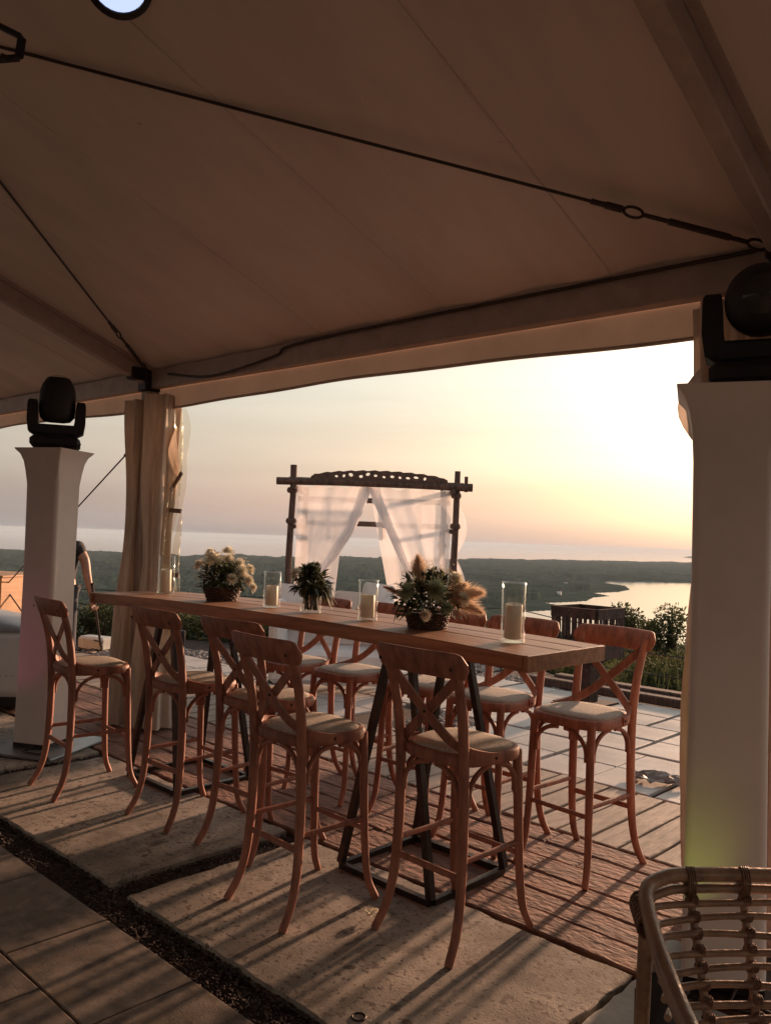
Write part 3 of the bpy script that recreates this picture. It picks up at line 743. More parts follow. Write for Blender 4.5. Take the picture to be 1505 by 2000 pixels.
    for s in (-1, 1):
        m = MB(); m.tube([(s*.171,-.17,.345),(s*.172,.17,.345)], [.010,.013] if s > 0 else .0115, 8); m.build('stretcher', 'stool_wood', t)
    return t
stool = make_stool()
spots = [(-2.06,2.66,-2.5,'cross-back wooden bar stool on the tent side, at the table end by the rattan armchair'),
         (-2.665,2.385,-3,'cross-back wooden bar stool on the tent side, pulled out furthest from the table'),
         (-3.295,2.655,3,'cross-back wooden bar stool on the tent side, right under the small green vase arrangement'),
         (-3.90,2.61,0,'cross-back wooden bar stool on the tent side, second from the slim white column'),
         (-4.715,2.42,-5,'cross-back wooden bar stool standing right next to the slim white column'),
         (-2.06,3.62,175,'cross-back wooden bar stool on the terrace side, at the table end near the fire basket'),
         (-2.58,3.60,180,'cross-back wooden bar stool on the terrace side, second from the fire basket end'),
         (-3.06,3.60,182,'cross-back wooden bar stool on the terrace side, third from the fire basket end'),
         (-3.62,3.56,178,'cross-back wooden bar stool on the terrace side, fourth from the fire basket end'),
         (-4.10,3.52,181,'cross-back wooden bar stool on the terrace side, last one towards the curtained post')]
for i, (x, y, a, lab) in enumerate(spots):
    o = stool if i == 0 else copy_tree(stool)
    o.location = (x, y, .006); o.rotation_euler = (0, 0, R(a)); o['label'] = lab

# ------------------------------------------------------------------ things on the table
def top_z(X): return TZ + camber(X-(TX0+TX1)/2) + .001
def vase_candle(X, Y, r, h, ch, cr, lean, lab_v, lab_c):
    z = top_z(X)
    t = thing('glass_cylinder', lab_v, 'vase', (X, Y, z), 0)
    m = MB(); w = .004
    m.lathe([(r*.96,0),(r,.004),(r,h-.002),(r-w/2,h),(r-w,h-.002),(r-w,.014),(r*.5,.0125),(.001,.012)], 36, capt=True, capb=True); m.build('glass_wall', 'glass', t)
    m = MB(); m.lathe([(r*.7,.0005),(r*.985,.002),(r*.985,.009),(r*.9,.011)], 36); m.build('thick_base', 'glass', t)
    m = MB(); m.tube([((r-w/2)*math.cos(a*math.pi/18), (r-w/2)*math.sin(a*math.pi/18), h) for a in range(37)], .0026, 6, cap=False); m.build('rim', 'glass', t)
    q = Matrix.Rotation(lean, 3, Vector((.72,.69,0)))
    m = MB(); m.lathe([(cr*.98,0),(cr,.003),(cr,ch-.004),(cr*.95,ch),(cr*.8,ch-.003),(cr*.1,ch-.006)], 28, rot=q)
    c = m.build('candle', 'wax'); c.location = (X, Y, z+.0135+cr*abs(math.sin(lean))); tag(c, lab_c, 'candle')
    m = MB(); a = q @ Vector((0,0,ch-.008)); b = q @ Vector((.001,.001,ch+.006)); m.tube([a,b], .0012, 5); m.build('wick', 'rope', c)
vase_candle(-4.95,3.06,.058,.255,.15,.036,.10,'tall clear glass cylinder at the table end by the curtained post','cream pillar candle in the glass cylinder by the curtained post')
vase_candle(-3.64,2.93,.050,.198,.108,.034,.0,'clear glass cylinder between the wicker flower basket and the green vase arrangement','cream pillar candle between the white flower basket and the green vase arrangement')
vase_candle(-2.88,2.93,.050,.200,.112,.035,-.05,'clear glass cylinder between the green vase arrangement and the pampas basket','cream pillar candle between the green vase arrangement and the pampas basket')
vase_candle(-2.03,2.96,.052,.255,.148,.037,.10,'tall clear glass cylinder alone beyond the pampas basket at the table end','leaning tall pillar candle in glass beyond the pampas basket')

def leaf_into(m, base, d, L, w, droop, q):
    d = d.normalized(); side = d.cross(Vector((q.uniform(-.3,.3),q.uniform(-.3,.3),1))).normalized(); nn = side.cross(d)
    pts = []
    for i, (t, ww) in enumerate(((0,.12),(.3,.9),(.6,.8),(1,.03))):
        c = base + d*L*t + Vector((0,0,-droop*L*t*t)); f = nn*w*.18*ww
        pts += [c-side*w*ww*.5+f, c, c+side*w*ww*.5+f]
    fs = []
    for i in range(3):
        a = i*3; fs += [(a,a+1,a+4,a+3),(a+1,a+2,a+5,a+4)]
    m.add(pts, fs, True)
def mum(c, r, up_, q, n=90):
    m = MB(); up_ = up_.normalized()
    for i in range(n):
        t = (i+.5)/n; ph = i*2.39996; el = (1-t)*1.25+.1
        d0 = Vector((math.cos(ph)*math.sin(el*1.15), math.sin(ph)*math.sin(el*1.15), math.cos(el*1.15)))
        d = up_.to_track_quat('Z','Y') @ d0
        leaf_into(m, c+d*r*.15, d, r*(.85+.2*q.random()), r*.34, .1, q)
    return m
def plume(base, d, L, w, q, n=1500):
    m = MB(); d = d.normalized()
    for i in range(n):
        t = q.random()**.8; rad_ = Vector((q.gauss(0,1),q.gauss(0,1),q.gauss(0,1)))*w*.22*math.sin(math.pi*min(1,t*.9+.1)); ax = base+d*L*(.1+.8*t)+rad_+Vector((0,0,-.14*L*t*t))
        v = (d*1.0+rad_*9+Vector((q.gauss(0,1),q.gauss(0,1),q.gauss(0,1)))*.28).normalized(); l = w*(1-.45*t)*q.uniform(.6,1.3)
        s = v.cross(Vector((q.random(),q.random(),q.random()))).normalized()*.0012
        m.add([ax-s, ax+s, ax+v*l+Vector((0,0,-.15*l))], [(0,1,2)])
    m.tube([base, base+d*L*.6], .002, 5); return m
def basket(t, r0, r1, h, sx=1.0):
    m = MB()
    k = 7
    for j in range(k):
        z = h*(j+.5)/k; r = r0+(r1-r0)*(j+.5)/k
        P = []
        for i in range(61):
            a = 2*math.pi*i/60; rr = r+.004*math.sin(a*15+math.pi*j); P.append((rr*math.cos(a)*sx, rr*math.sin(a), z))
        m.tube(P, h/k*.52, 5, cap=False)
    m.lathe([(r0*.98,.0),(r0,.006),(r1*.93,h*.9)], 24); 
    return m.build('wicker_basket', 'wicker', t)
def sprigs(q, c, rad, n, zlo=.0):
    m = MB()
    for _ in range(n):
        a = q.uniform(0,6.28); el = q.uniform(-.1,1.3); d = Vector((math.cos(a)*math.cos(el), math.sin(a)*math.cos(el), math.sin(el)))
        tip = c+d*rad*q.uniform(.85,1.12); m.tube([c+d*rad*.5, tip], .0008, 3, cap=False)
        for k in range(5):
            p = tip+Vector((q.gauss(0,1),q.gauss(0,1),q.gauss(0,1)))*.010; s = .0035
            m.add([p+Vector(v)*s for v in ((1,0,0),(-1,0,0),(0,1,0),(0,-1,0),(0,0,1),(0,0,-1))], [(0,2,4),(2,1,4),(1,3,4),(3,0,4),(2,0,5),(1,2,5),(3,1,5),(0,3,5)])
    return m
def arrangement(X, Y, label, kind, seed):
    q = random.Random(seed); t = thing('flower_arrangement', label, 'flowers', (X, Y, top_z(X)), 0)
    if kind == 'big':
        basket(t, .085, .105, .075); C = Vector((0,0,.12)); rad = .20; nl = 230
    elif kind == 'white':
        basket(t, .085, .115, .085, 1.0); C = Vector((0,0,.13)); rad = .165; nl = 120
    else:
        m = MB(); m.lathe([(.055,0),(.058,.004),(.058,.11),(.055,.112),(.053,.11),(.053,.012),(.001,.011)], 32, capb=True); m.build('glass_vase', 'glass', t)
        m = MB(); m.tube([(.057*math.cos(a*math.pi/16), .057*math.sin(a*math.pi/16), .003) for a in range(33)], .003, 6, cap=False); m.build('thick_base', 'glass', t)
        m = MB()
        for i in range(26):
            a = q.uniform(0,6.28); r = .04*math.sqrt(q.random()); b = a+q.uniform(-1,1)
            m.tube([(r*math.cos(a), r*math.sin(a), .012), (.03*math.cos(b), .03*math.sin(b), .13)], .0035, 5)
        m.build('stems', 'leaf_dark', t)
        C = Vector((0,0,.15)); rad = .125; nl = 150
    def leaves(n, mat, lo, hi, w, el0, el1, name='foliage', drp=.25):
        m = MB()
        for _ in range(n):
            a = q.uniform(0,6.283); el = q.uniform(el0, el1)
            d = Vector((math.cos(a)*math.cos(el), math.sin(a)*math.cos(el), math.sin(el)))
            b = C+d*rad*q.uniform(.25,.78); leaf_into(m, b, (d+Vector((q.gauss(0,.6),q.gauss(0,.6),q.gauss(0,.6)+.2))), rad*q.uniform(lo,hi), w*q.uniform(.7,1.3), q.uniform(0,drp), q)
        o = m.build(name, mat, t); o['kind'] = 'stuff'
    if kind == 'big':
        leaves(620, 'leaf_dark', .12,.30,.022,-.5,1.35); leaves(260,'leaf_olive',.10,.24,.018,-.3,1.3); leaves(50,'leaf_dark',.35,.55,.013,-.6,.3,drp=.6)
        for dx, dz, r, mt, dy in ((-.02,-.02,.03,'petal_white',-.20),(.15,.05,.04,'petal_white',-.12),(.025,.085,.062,'petal_green',-.15),(-.10,.075,.052,'petal_green',-.13),(.12,.13,.045,'petal_white',-.04),(-.05,.18,.045,'petal_white',-.03),(.075,.01,.035,'petal_green',-.17)):
            c = RIGHT*dx+FWD*dy+Vector((0,0,.10+dz)); mum(c, r, (c-Vector((0,0,.08))), q).build('flower', mt, t)
        for d, L, w, b in ((RIGHT*.9+Vector((0,0,.36)),.18,.075,RIGHT*.08-FWD*.06),(RIGHT*.95+Vector((0,0,-.16)),.18,.06,RIGHT*.08-FWD*.06),(RIGHT*-.12+Vector((0,0,1)),.17,.06,RIGHT*-.04-FWD*.08+Vector((0,0,.06))),(RIGHT*.75+Vector((0,0,.7)),.14,.055,RIGHT*.07-FWD*.05),(RIGHT*-.95+Vector((0,0,.62)),.13,.025,RIGHT*-.11)):
            plume(b+Vector((0,0,.14)), d+FWD*q.uniform(-.2,.1), L, w, q).build('pampas_plume', 'pampas', t)
        o = sprigs(q, C, rad*.98, 60).build('filler_sprigs', 'petal_white', t); o['kind'] = 'stuff'
    elif kind == 'white':
        leaves(320, 'leaf_dark', .22,.45,.026,-.5,.9); leaves(120,'leaf_olive',.2,.45,.022,-.3,1.2)
        for dx, dz, r, dy in ((-.04,.15,.068,-.09),(.04,.15,.05,-.05),(.12,.09,.05,-.07),(.155,.04,.045,-.05),(.10,.13,.045,-.03),(.18,.0,.035,-.02),(.08,.05,.04,-.13),(-.13,.12,.04,-.05),(-.08,.19,.04,.0),(.02,.20,.045,.02),(.15,.10,.04,.03)):
            c = RIGHT*dx+FWD*dy+Vector((0,0,.09+dz)); mum(c, r, (c-Vector((0,0,.06))), q, 70).build('flower', 'petal_white', t)
        o = sprigs(q, C, rad*1.02, 60).build('filler_sprigs', 'petal_white', t); o['kind'] = 'stuff'
        plume(Vector((0,0,.14))-RIGHT*.07, RIGHT*-.6+Vector((0,0,1)), .13, .02, q, 200).build('pampas_plume', 'petal_white', t)
    else:
        leaves(330, 'leaf_dark', .2,.5,.026,-.7,1.3); leaves(200,'leaf_olive',.2,.42,.016,-.8,.9,drp=.6)
        m = MB()
        for _ in range(40):
            d = (RIGHT*q.uniform(.5,1)+Vector((0,0,q.uniform(-.7,.1)))+FWD*q.uniform(-.6,.6)).normalized(); leaf_into(m, C+d*rad*.3+RIGHT*.02, d, rad*q.uniform(.5,.8), .014, .6, q)
        o = m.build('trailing_sprig', 'leaf_olive', t); o['kind'] = 'stuff'
        for dx, dz, r, dy in ((-.07,.075,.040,-.09),(.06,.03,.026,-.10),(.03,.12,.025,-.05)):
            c = RIGHT*dx+FWD*dy+Vector((0,0,.13+dz)); mum(c, r, (c-Vector((0,0,.1))), q, 60).build('flower', 'petal_white' if dx<0 else 'leaf_olive', t)
        m = MB()
        for k in range(12):
            b = Vector((q.gauss(0,.02),q.gauss(0,.02),.17)); leaf_into(m, b-RIGHT*.02, Vector((q.gauss(0,.35),q.gauss(0,.35),1)), .12*q.uniform(.6,1.05), .03, .05, q)
        m.build('upright_leaves', 'leaf_dark', t)
arrangement(-4.17,2.97,'cream white flowers and greenery in a low wicker basket','white',11)
arrangement(-3.32,2.94,'leafy green bouquet with one white flower in a clear glass vase','vase',12)
arrangement(-2.53,2.98,'large dark arrangement with green blooms and pampas plumes in wicker basket','big',13)

# ------------------------------------------------------------------ white light columns with moving heads
def light_column(loc, yaw, label, ztop, plate=.66, pm='plate_metal'):
    t = thing('light_column', label, 'column', loc, yaw)
    def ring(s, z, rc=.03, pull=0.0):
        out = []; N = 6
        for k, (sx, sy) in enumerate(((1,1),(-1,1),(-1,-1),(1,-1))):
            a0 = k*math.pi/2
            for i in range(N+1):
                a = a0+math.pi/2*i/N; out.append((sx*(s/2-rc)+rc*math.cos(a)*(1+pull), sy*(s/2-rc)+rc*math.sin(a)*(1+pull), z))
        return out
    m = MB(); H_ = ztop
    prof = [(.275,.05),(.27,.3),(.262,.8),(.258,1.3),(.262,H_-.42),(.265,H_-.25),(.274,H_-.16),(.295,H_-.09),(.33,H_-.04),(.378,H_-.010),(.386,H_)]
    m.loft([ring(s, z, .03 if z < H_-.2 else .012, 0) for s, z in prof]); cv = m.build('stretch_cover', 'lycra', t)
    m = MB(); m.box((0,0,.012), (plate,plate,.016), bev=.004); m.build('base_plate', pm, t)
    m = MB(); m.box((0,0,.036), (.26,.26,.03)); m.build('foot', 'dark_steel', t)
    q = random.Random(int(abs(loc[0])*100)); m = MB()
    P = [Vector((.05,-.12,.05))]+[Vector((.05+.05*k+q.uniform(-.05,.05), -.19-.03*k+q.uniform(-.05,.05), .028)) for k in range(6)]; m.tube(bez(P, 30), .006, 5); m.build('power_lead', 'cable', t)
    return t
def moving_head(loc, yaw, tilt, label, s=1.0):
    t = thing('moving_head_light', label, 'stage light', loc, yaw, 'moving head lights on the white columns')
    m = MB(); m.box((0,0,.05*s), (.33*s,.30*s,.075*s), bev=.02); m.box((0,0,.012), (.26*s,.26*s,.02)); m.build('base', 'black_plastic', t)
    m = MB(); m.lathe([(.09*s,.088*s),(.085*s,.105*s)], 20); m.build('turntable', 'black_plastic', t)
    m = MB()
    # one-piece yoke, thick and tapered
    for sx in (-1, 1):
        rings = []
        for z, y_, w_, x_ in ((.105,.06,.07,.115),(.125,.075,.075,.145),(.20,.085,.072,.157),(.30,.08,.066,.160),(.335,.065,.062,.160),(.35,.05,.05,.158)):
            rings.append([(s*(sx*x_-w_/2), -y_*s, z*s),(s*(sx*x_+w_/2), -y_*s, z*s),(s*(sx*x_+w_/2), y_*s, z*s),(s*(sx*x_-w_/2), y_*s, z*s)])
        m.loft(rings, smooth=False)
    m.box((0,0,.14*s), (.28*s,.16*s,.075*s), bev=.012); m.build('yoke', 'black_plastic', t)
    hd = MB(); rot = Matrix.Rotation(tilt, 3, 'X')
    hd.lathe([(.05*s,-.128*s),(.09*s,-.12*s),(.115*s,-.09*s),(.122*s,-.03*s),(.122*s,.05*s),(.118*s,.10*s),(.104*s,.145*s),(.08*s,.185*s),(.066*s,.197*s)], 28, (0,0,.325*s), rot); h = hd.build('head', 'black_plastic', t)
    m = MB(); m.lathe([(.066*s,.195*s),(.045*s,.208*s),(.015*s,.213*s)], 24, (0,0,.325*s), rot); m.build('lens', 'glass', h)
    for i in range(5):
        m = MB(); m.lathe([(.1235*s,(-.06+i*.02)*s),(.1235*s,(-.052+i*.02)*s)], 24, (0,0,.325*s), rot, False, False); m.build('cooling_fin', 'dark_steel', h)
    return t
CL, CR = Vector((-5.745,2.605,.006)), Vector((-1.15,3.05,.009))
light_column(CL, R(28), 'slim white stretch-covered light column standing near the curtained post', 2.10)
light_column(CR, R(23), 'white stretch-covered light column right behind the rattan armchair', 2.13, .40, 'dark_steel')
moving_head(CL+Vector((0,0,2.101)), R(63), R(6), 'black moving head light pointing up on the column by the curtained post', 1.0)
moving_head(CR+Vector((0,0,2.131))+site(.11,.02), R(20), R(98), 'black moving head light tipped towards the tent on the column behind the rattan armchair', 1.06)
m = MB(); m.tube(bez([(.12,.08,2.115),(.165,.10,2.15),(.20,.08,2.125),(.175,.05,2.104),(.13,.04,2.106)], 24), .005, 6)
o = m.build('power_cable', 'cable'); o.location = CL; tag(o, 'short black power cable looping off the light on the slim column', 'cable')

# small floor uplights that tint the columns
def uplight(loc, aim, col, power, label):
    t = thing('floor_uplight', label, 'floor light', loc)
    d = (Vector(aim)-Vector(loc)-Vector((0,0,.12))).normalized(); q = d.to_track_quat('Z','Y').to_matrix()
    m = MB(); m.lathe([(.05,-.08),(.062,-.06),(.065,.05),(.07,.06),(.06,.062)], 18, (0,0,.12), q); b = m.build('can', 'black_plastic', t)
    m = MB(); m.lathe([(.055,.0625),(.02,.064)], 18, (0,0,.12), q); m.build('lens', 'glass', b)
    m = MB(); m.bar((-.08,0,.005),(.08,0,.005),.03,.008); m.bar((-.08,0,.005),(-.08,0,.13),.03,.008,(0,1,0)); m.bar((.08,0,.005),(.08,0,.13),.03,.008,(0,1,0)); m.build('bracket', 'dark_steel', t)
    ld = bpy.data.lights.new('uplight_beam', 'SPOT'); ld.energy = power; ld.color = col; ld.spot_size = R(48); ld.spot_blend = .9; ld.shadow_soft_size = .04
    lo = bpy.data.objects.new('uplight_beam', ld); COL.objects.link(lo); lo.parent = t; lo.location = Vector((0,0,.12))+d*.075; lo.rotation_euler = d.to_track_quat('-Z','Y').to_euler()
uplight(CL+Vector((.06,-.95,0)), CL+Vector((0,-.14,.78)), (1.0,.12,.45), 1.1, 'small black floor light washing the slim column pink')
uplight(CR+Vector((.02,-.52,0)), CR+Vector((-.06,-.14,.50)), (.8,1.0,.12), .7, 'small black floor light washing the armchair column yellow green')

# hanging stage light and a clamp on the bracing cable
par = thing('hanging_stage_light', 'blue white lit stage lamp hanging below the tent roof', 'stage light', site(-1.03, 2.90, 3.498))
q = (Vector((0,0,EYE))-par.location).normalized(); q = (q+Vector((0,0,-.55))).normalized().to_track_quat('Z','Y').to_matrix()
m = MB(); m.lathe([(.04,-.16),(.09,-.13),(.105,-.05),(.110,.06),(.118,.065),(.118,.085),(.095,.088)], 28, (0,0,.06), q, capt=False); b = m.build('can', 'black_plastic', par)
emitter('lamp_glow', (.55,.66,1.0), .45)
m = MB(); m.lathe([(.096,.07),(.06,.082),(.01,.088)], 28, (0,0,.06), q); m.build('lens', 'lamp_glow', b)
m = MB(); m.tube([(-.13,0,.06),(-.13,0,.18),(0,0,.24),(.13,0,.18),(.13,0,.06)], .009, 6); m.tube([(0,0,.24),(0,0,.36)], .012, 8); m.build('yoke', 'dark_steel', par)
cl_ = thing('cable_clamp', 'small black bracket clamped on the bracing cable under the roof', 'bracket', site(-1.475, 3.06, 3.345))
m = MB(); m.bar(site(-.12,0,.14), site(.03,0,.07), .03,.018,bev=.004); m.bar(site(.03,0,.07), site(.022,0,-.01), .03,.018,bev=.004); m.bar(site(.022,0,-.01), site(-.06,0,-.02), .03,.018,bev=.004); m.bar(site(-.12,0,.14), site(-.07,0,-.02), .03,.018); m.build('bracket', 'black_plastic', cl_)
m = MB(); m.lathe([(.012,0),(.012,.02)], 10, site(-.02,-.01,-.02), Matrix.Rotation(R(90),3,'X')); m.build('bolt', 'dark_steel', cl_)

# ------------------------------------------------------------------ ceremony arch with sheer drapes
AX0, AX1, AD, ADB = -1.035, .775, 9.03, 10.15
arch = thing('ceremony_arch', 'dark rustic wooden arch of poles with carved board above sheer drapes', 'arch', site(-.13, 9.5))
AO = site(-.13, 9.5)
def apart(m, name, mat, par=None):
    o = m.build(name, mat, arch if par is None else par); o.location = -AO if par is None else (0,0,0); return o
def post_path(x, d, z1, q): return [site(x+q.uniform(-.012,.012), d, z1*i/7) for i in range(8)]
q = random.Random(4)
for x, d, h in ((AX0,AD,2.34),(AX1,AD,2.33),(AX0+.04,ADB,2.16),(AX1-.06,ADB,2.20)):
    m = MB(); P = post_path(x, d, h, q); P[0] += site(-.03 if x < 0 else -.02, 0) * 1
    m.tube(P, [.045-.01*i/7+q.uniform(-.003,.003) for i in range(8)], 8); pp = apart(m, 'post', 'pole_wood')
    for zz in ((1.72, 2.06) if d == AD else (1.5,)):
        mm = MB(); mm.tube([site(x,d,zz-.03), site(x,d,zz), site(x,d,zz+.03)], [.05,.062,.05], 8); mm.build('lashing', 'pole_wood', pp)
m = MB(); m.tube([site(AX0-.17,AD-.05,2.155), site(-.5,AD-.05,2.16), site(.3,AD-.05,2.155), site(AX1+.17,AD-.05,2.15)], [.042,.038,.037,.045], 8); apart(m, 'front_beam', 'pole_wood')
m = MB(); m.tube([site(AX0-.05,AD+.05,2.19), site(AX1+.08,AD+.05,2.185)], .022, 8); apart(m, 'upper_rail', 'pole_wood')
m = MB(); m.tube([site(AX0-.05,ADB,2.02), site(AX1+.02,ADB,2.03)], .032, 8); apart(m, 'rear_beam', 'pole_wood')
m = MB(); m.tube([site(AX0,ADB-.04,1.735), site(AX1,ADB-.04,1.73)], .032, 8); apart(m, 'rear_rail', 'pole_wood')
for x in (AX0+.03, AX1-.04):
    m = MB(); m.tube([site(x,AD-.12,2.10), site(x,ADB+.15,2.09)], .03, 8); apart(m, 'side_beam', 'pole_wood')
    m = MB(); m.tube([site(x,AD,1.66), site(x,ADB,1.70)], .026, 8); apart(m, 'side_rail', 'pole_wood')
for x in (-.62,-.02,.42):
    m = MB(); m.tube([site(x,ADB-.03,2.03), site(x+.01,ADB-.03,1.55)], .024, 6); apart(m, 'rear_baluster', 'pole_wood')
m = MB(); m.tube([site(AX1+.10,AD-.05,2.27), site(AX1+.10,AD-.05,2.10)], .022, 6); apart(m, 'peg', 'pole_wood')
# carved pierced board
cu = bpy.data.curves.new('carved', 'CURVE'); cu.dimensions = '2D'; cu.fill_mode = 'BOTH'; cu.extrude = .016
def spline(pts):
    s = cu.splines.new('POLY'); s.points.add(len(pts)-1)
    for p, c in zip(s.points, pts): p.co = (c[0], c[1], 0, 1)
    s.use_cyclic_u = True
N = 34; topl = [(-.83+1.50*i/N, .03+.085*math.sin(math.pi*i/N)**.5+.006*math.sin(i*2.1)) for i in range(N+1)]
spline([(-.83,0)]+topl+[(.67,0)])
for k in range(12):
    x = -.56+.98*k/11+q.uniform(-.012,.012); hmax = .03+.085*math.sin(math.pi*(x+.83)/1.5)**.5
    if hmax < .09: continue
    y = hmax*q.uniform(.42,.66); a = q.uniform(.018,.030); b = q.uniform(.014,.022); r0 = q.uniform(0,3)
    spline([(x+a*math.cos(t*math.pi/5)*math.cos(r0)-b*math.sin(t*math.pi/5)*math.sin(r0), y+(a*math.cos(t*math.pi/5)*math.sin(r0)+b*math.sin(t*math.pi/5)*math.cos(r0))*.8) for t in range(10)])
co = bpy.data.objects.new('carved_tmp', cu); COL.objects.link(co)
dg = bpy.context.evaluated_depsgraph_get(); me = bpy.data.meshes.new_from_object(co.evaluated_get(dg)); bpy.data.objects.remove(co)
me.materials.clear(); me.materials.append(MATS['pole_wood'])
bo = bpy.data.objects.new('carved_board', me); COL.objects.link(bo); bo.parent = arch
bo.matrix_local = Matrix.Translation(site(0, AD-.06, 2.185)-AO) @ (Matrix((RIGHT, Vector((0,0,1)), -FWD)).transposed().to_4x4())
def drape(label, x0, edge, d0, z0, z1, folds, ph, n=60):
    """cloth from the fixed edge x0 to a curved free edge"""
    m = MB()
    def fn(u, v):
        xe = edge(v); x = x0+(xe-x0)*u
        dep = (.02+.04*v)*math.sin(u*folds*1.3+ph+v*1.5)+.008*math.sin(u*folds*3.1+v*3)
        return site(x, d0+dep, z0+(z1-z0)*v+.015*math.sin(u*folds*3)*(1 if v == 0 else 0))
    m.grid(fn, n, 36); o = tag(m.build('sheer_drape', 'sheer_cloth'), label, 'drape', 'sheer drapes on the arch')
    if n == 60:      # the free edge falls in bunched folds
        for k in range(3):
            m = MB(); sg = 1 if x0 < 0 else -1
            def fe(u, v):
                p = fn(1, v); w_ = .10+.02*k+.05*v
                return p - RIGHT*sg*w_*u*(.6+.4*math.sin(v*4+k)) - FWD*(.02+.012*k+.012*math.sin(u*9+k+v*2))
            m.grid(fe, 10, 30); m.build('gathered_edge', 'sheer_cloth', o)
    return o
def eL(v):
    return np.interp(v, [0,.12,.3,.5,.68,.78,.9,1], [-.16,-.22,-.33,-.52,-.74,-.86,-.92,-.90])
def eR(v):
    return np.interp(v, [0,.12,.3,.5,.68,.8,.92,1], [-.20,-.12,.02,.17,.34,.47,.55,.55])
drape('sheer white drape pulled aside on the arch post above the green vase', AX0+.05, eL, AD+.02, 2.11, .55, 9, .4)
drape('sheer white drape pulled aside on the arch post above the pampas basket', AX1-.05, eR, AD+.05, 2.11, .55, 9, 1.9)
drape('narrow sheer white drape hanging loose on the outside of the arch', AX1+.03, lambda v: AX1+.03+.12*abs(math.sin(v*5.2))+.01, AD+.35, 2.02, .95, 3, .7, 16)
drape('sheer white drape along the back of the arch', AX1-.35, lambda v: AX1-.95+.35*v, ADB-.1, 2.02, .4, 5, .2, 30)
drape('sheer white drape hanging on the rear corner of the arch', AX0+.08, lambda v: AX0+.55-.15*v, ADB-.12, 2.02, .3, 4, .9, 24)
# dark stage light foot by the arch post
m = MB(); m.box((0,0,.42), (.14,.16,.22), bev=.02); m.lathe([(.12,0),(.12,.02),(.02,.03),(.02,.36)], 14); o = m.build('floor_speaker', 'black_plastic'); o.location = site(AX0-.03, 8.72, .005); tag(o, 'small black speaker on a foot beside the arch', 'speaker')

# white loveseat in front of the arch
ls = thing('white_loveseat', 'white upholstered loveseat with loose cushions in front of the arch', 'sofa', site(-.48, 8.42, .004), TH+math.pi/2+R(90)*0)
ls.rotation_euler = (0,0,math.atan2(RIGHT.y, RIGHT.x))
m = MB(); m.box((0,0,.26), (1.25,.66,.34), bev=.05); m.build('seat', 'white_cloth', ls)
m = MB(); m.box((0,.27,.66), (1.25,.16,.56), bev=.06); m.build('backrest', 'white_cloth', ls)
for s in (-1,1):
    m = MB(); m.box((s*.56,-.02,.62), (.14,.66,.56), bev=.05); m.build('arm', 'white_cloth', ls)
    for s2 in (-1,1): m = MB(); m.box((s*.52,s2*.26,.045), (.05,.05,.09)); m.build('foot', 'dark_steel', ls)
for x, r, h, mt in ((-.46,.06,.42,'white_cloth'),(-.20,-.1,.48,'white_cloth'),(.14,.05,.36,'lycra'),(.42,.12,.46,'white_cloth')):
    m = MB(); rot = Matrix.Rotation(r,3,'Y') @ Matrix.Rotation(-.15,3,'X')
    rings = []
    for z, s in ((-.5,.80),(-.46,.95),(-.3,1.0),(0,.97),(.3,1.0),(.46,.95),(.5,.80)):
        rings.append([tuple((rot @ Vector((px_*s*.17, py_*(1-abs(z)*1.2)*.07, z*h)))+Vector((x,.13,.66+h*.42))) for px_, py_ in ((-1,-.5),(-.5,-1),(.5,-1),(1,-.5),(1,.5),(.5,1),(-.5,1),(-1,.5))])
    m.loft(rings); m.build('cushion', mt, ls)

# ------------------------------------------------------------------ fire basket
fb = thing('fire_basket', 'rusty square slatted fire basket on a post at the terrace rim', 'fire basket', (-4.12, 7.30, .004), R(-2))
m = MB(); m.box((0,0,.20), (.17,.17,.40), bev=.008); m.box((0,0,.012), (.46,.46,.02)); m.build('pedestal', 'rust', fb)
m = MB()
m.loft([[(sx*.09,sy*.09,.38) for sx,sy in ((-1,-1),(1,-1),(1,1),(-1,1))],[(sx*.20,sy*.20,.47) for sx,sy in ((-1,-1),(1,-1),(1,1),(-1,1))]], smooth=False); m.build('funnel', 'rust', fb)
m = MB(); hw = .25
for a in range(4):
    r3 = Matrix.Rotation(a*math.pi/2,3,'Z'); m.box(r3 @ Vector((0,hw,.55)), (hw*2+.02,.016,.17), r3); 
m.box((0,0,.475), (.48,.48,.012)); m.build('lower_tray', 'rust', fb)
m = MB()
for a in range(4):
    r3 = Matrix.Rotation(a*math.pi/2,3,'Z'); m.box(r3 @ Vector((0,hw+.001,.90)), (hw*2+.02,.018,.10), r3)
m.build('rim', 'rust', fb)
for a in range(4):
    r3 = Matrix.Rotation(a*math.pi/2,3,'Z')
    for k in range(9):
        x = -hw+.012+(2*hw-.024)*k/8; wd = .034 if k in (0,8) else .026
        m = MB(); m.box(r3 @ Vector((x,hw-.002,.74)), (wd,.012,.24), r3); m.build('slat', 'rust', fb)

# thin cable railing at the rim
rail = thing('cable_railing', 'thin cable railing strung along the rim of the terrace', 'railing', (-4.0, 8.32, 0))
RO = Vector((-4.0,8.32,0))
rp = [(2.0,8.32),(-1.2,8.32),(-4.55,8.32),(-6.4,9.42),(-8.5,8.15),(-10.7,6.65),(-12.6,5.2)]
for x, y in rp:
    m = MB(); m.tube([(x,y,-.3),(x,y,.69)], .014, 8); o = m.build('post', 'dark_steel', rail); o.location = -RO
for z in (.22,.44,.66):
    m = MB()
    for a, b in zip(rp, rp[1:]): m.tube([(*a,z), ((a[0]+b[0])/2,(a[1]+b[1])/2,z-.012), (*b,z)], .007, 5)
    o = m.build('wire', 'cable', rail); o.location = -RO

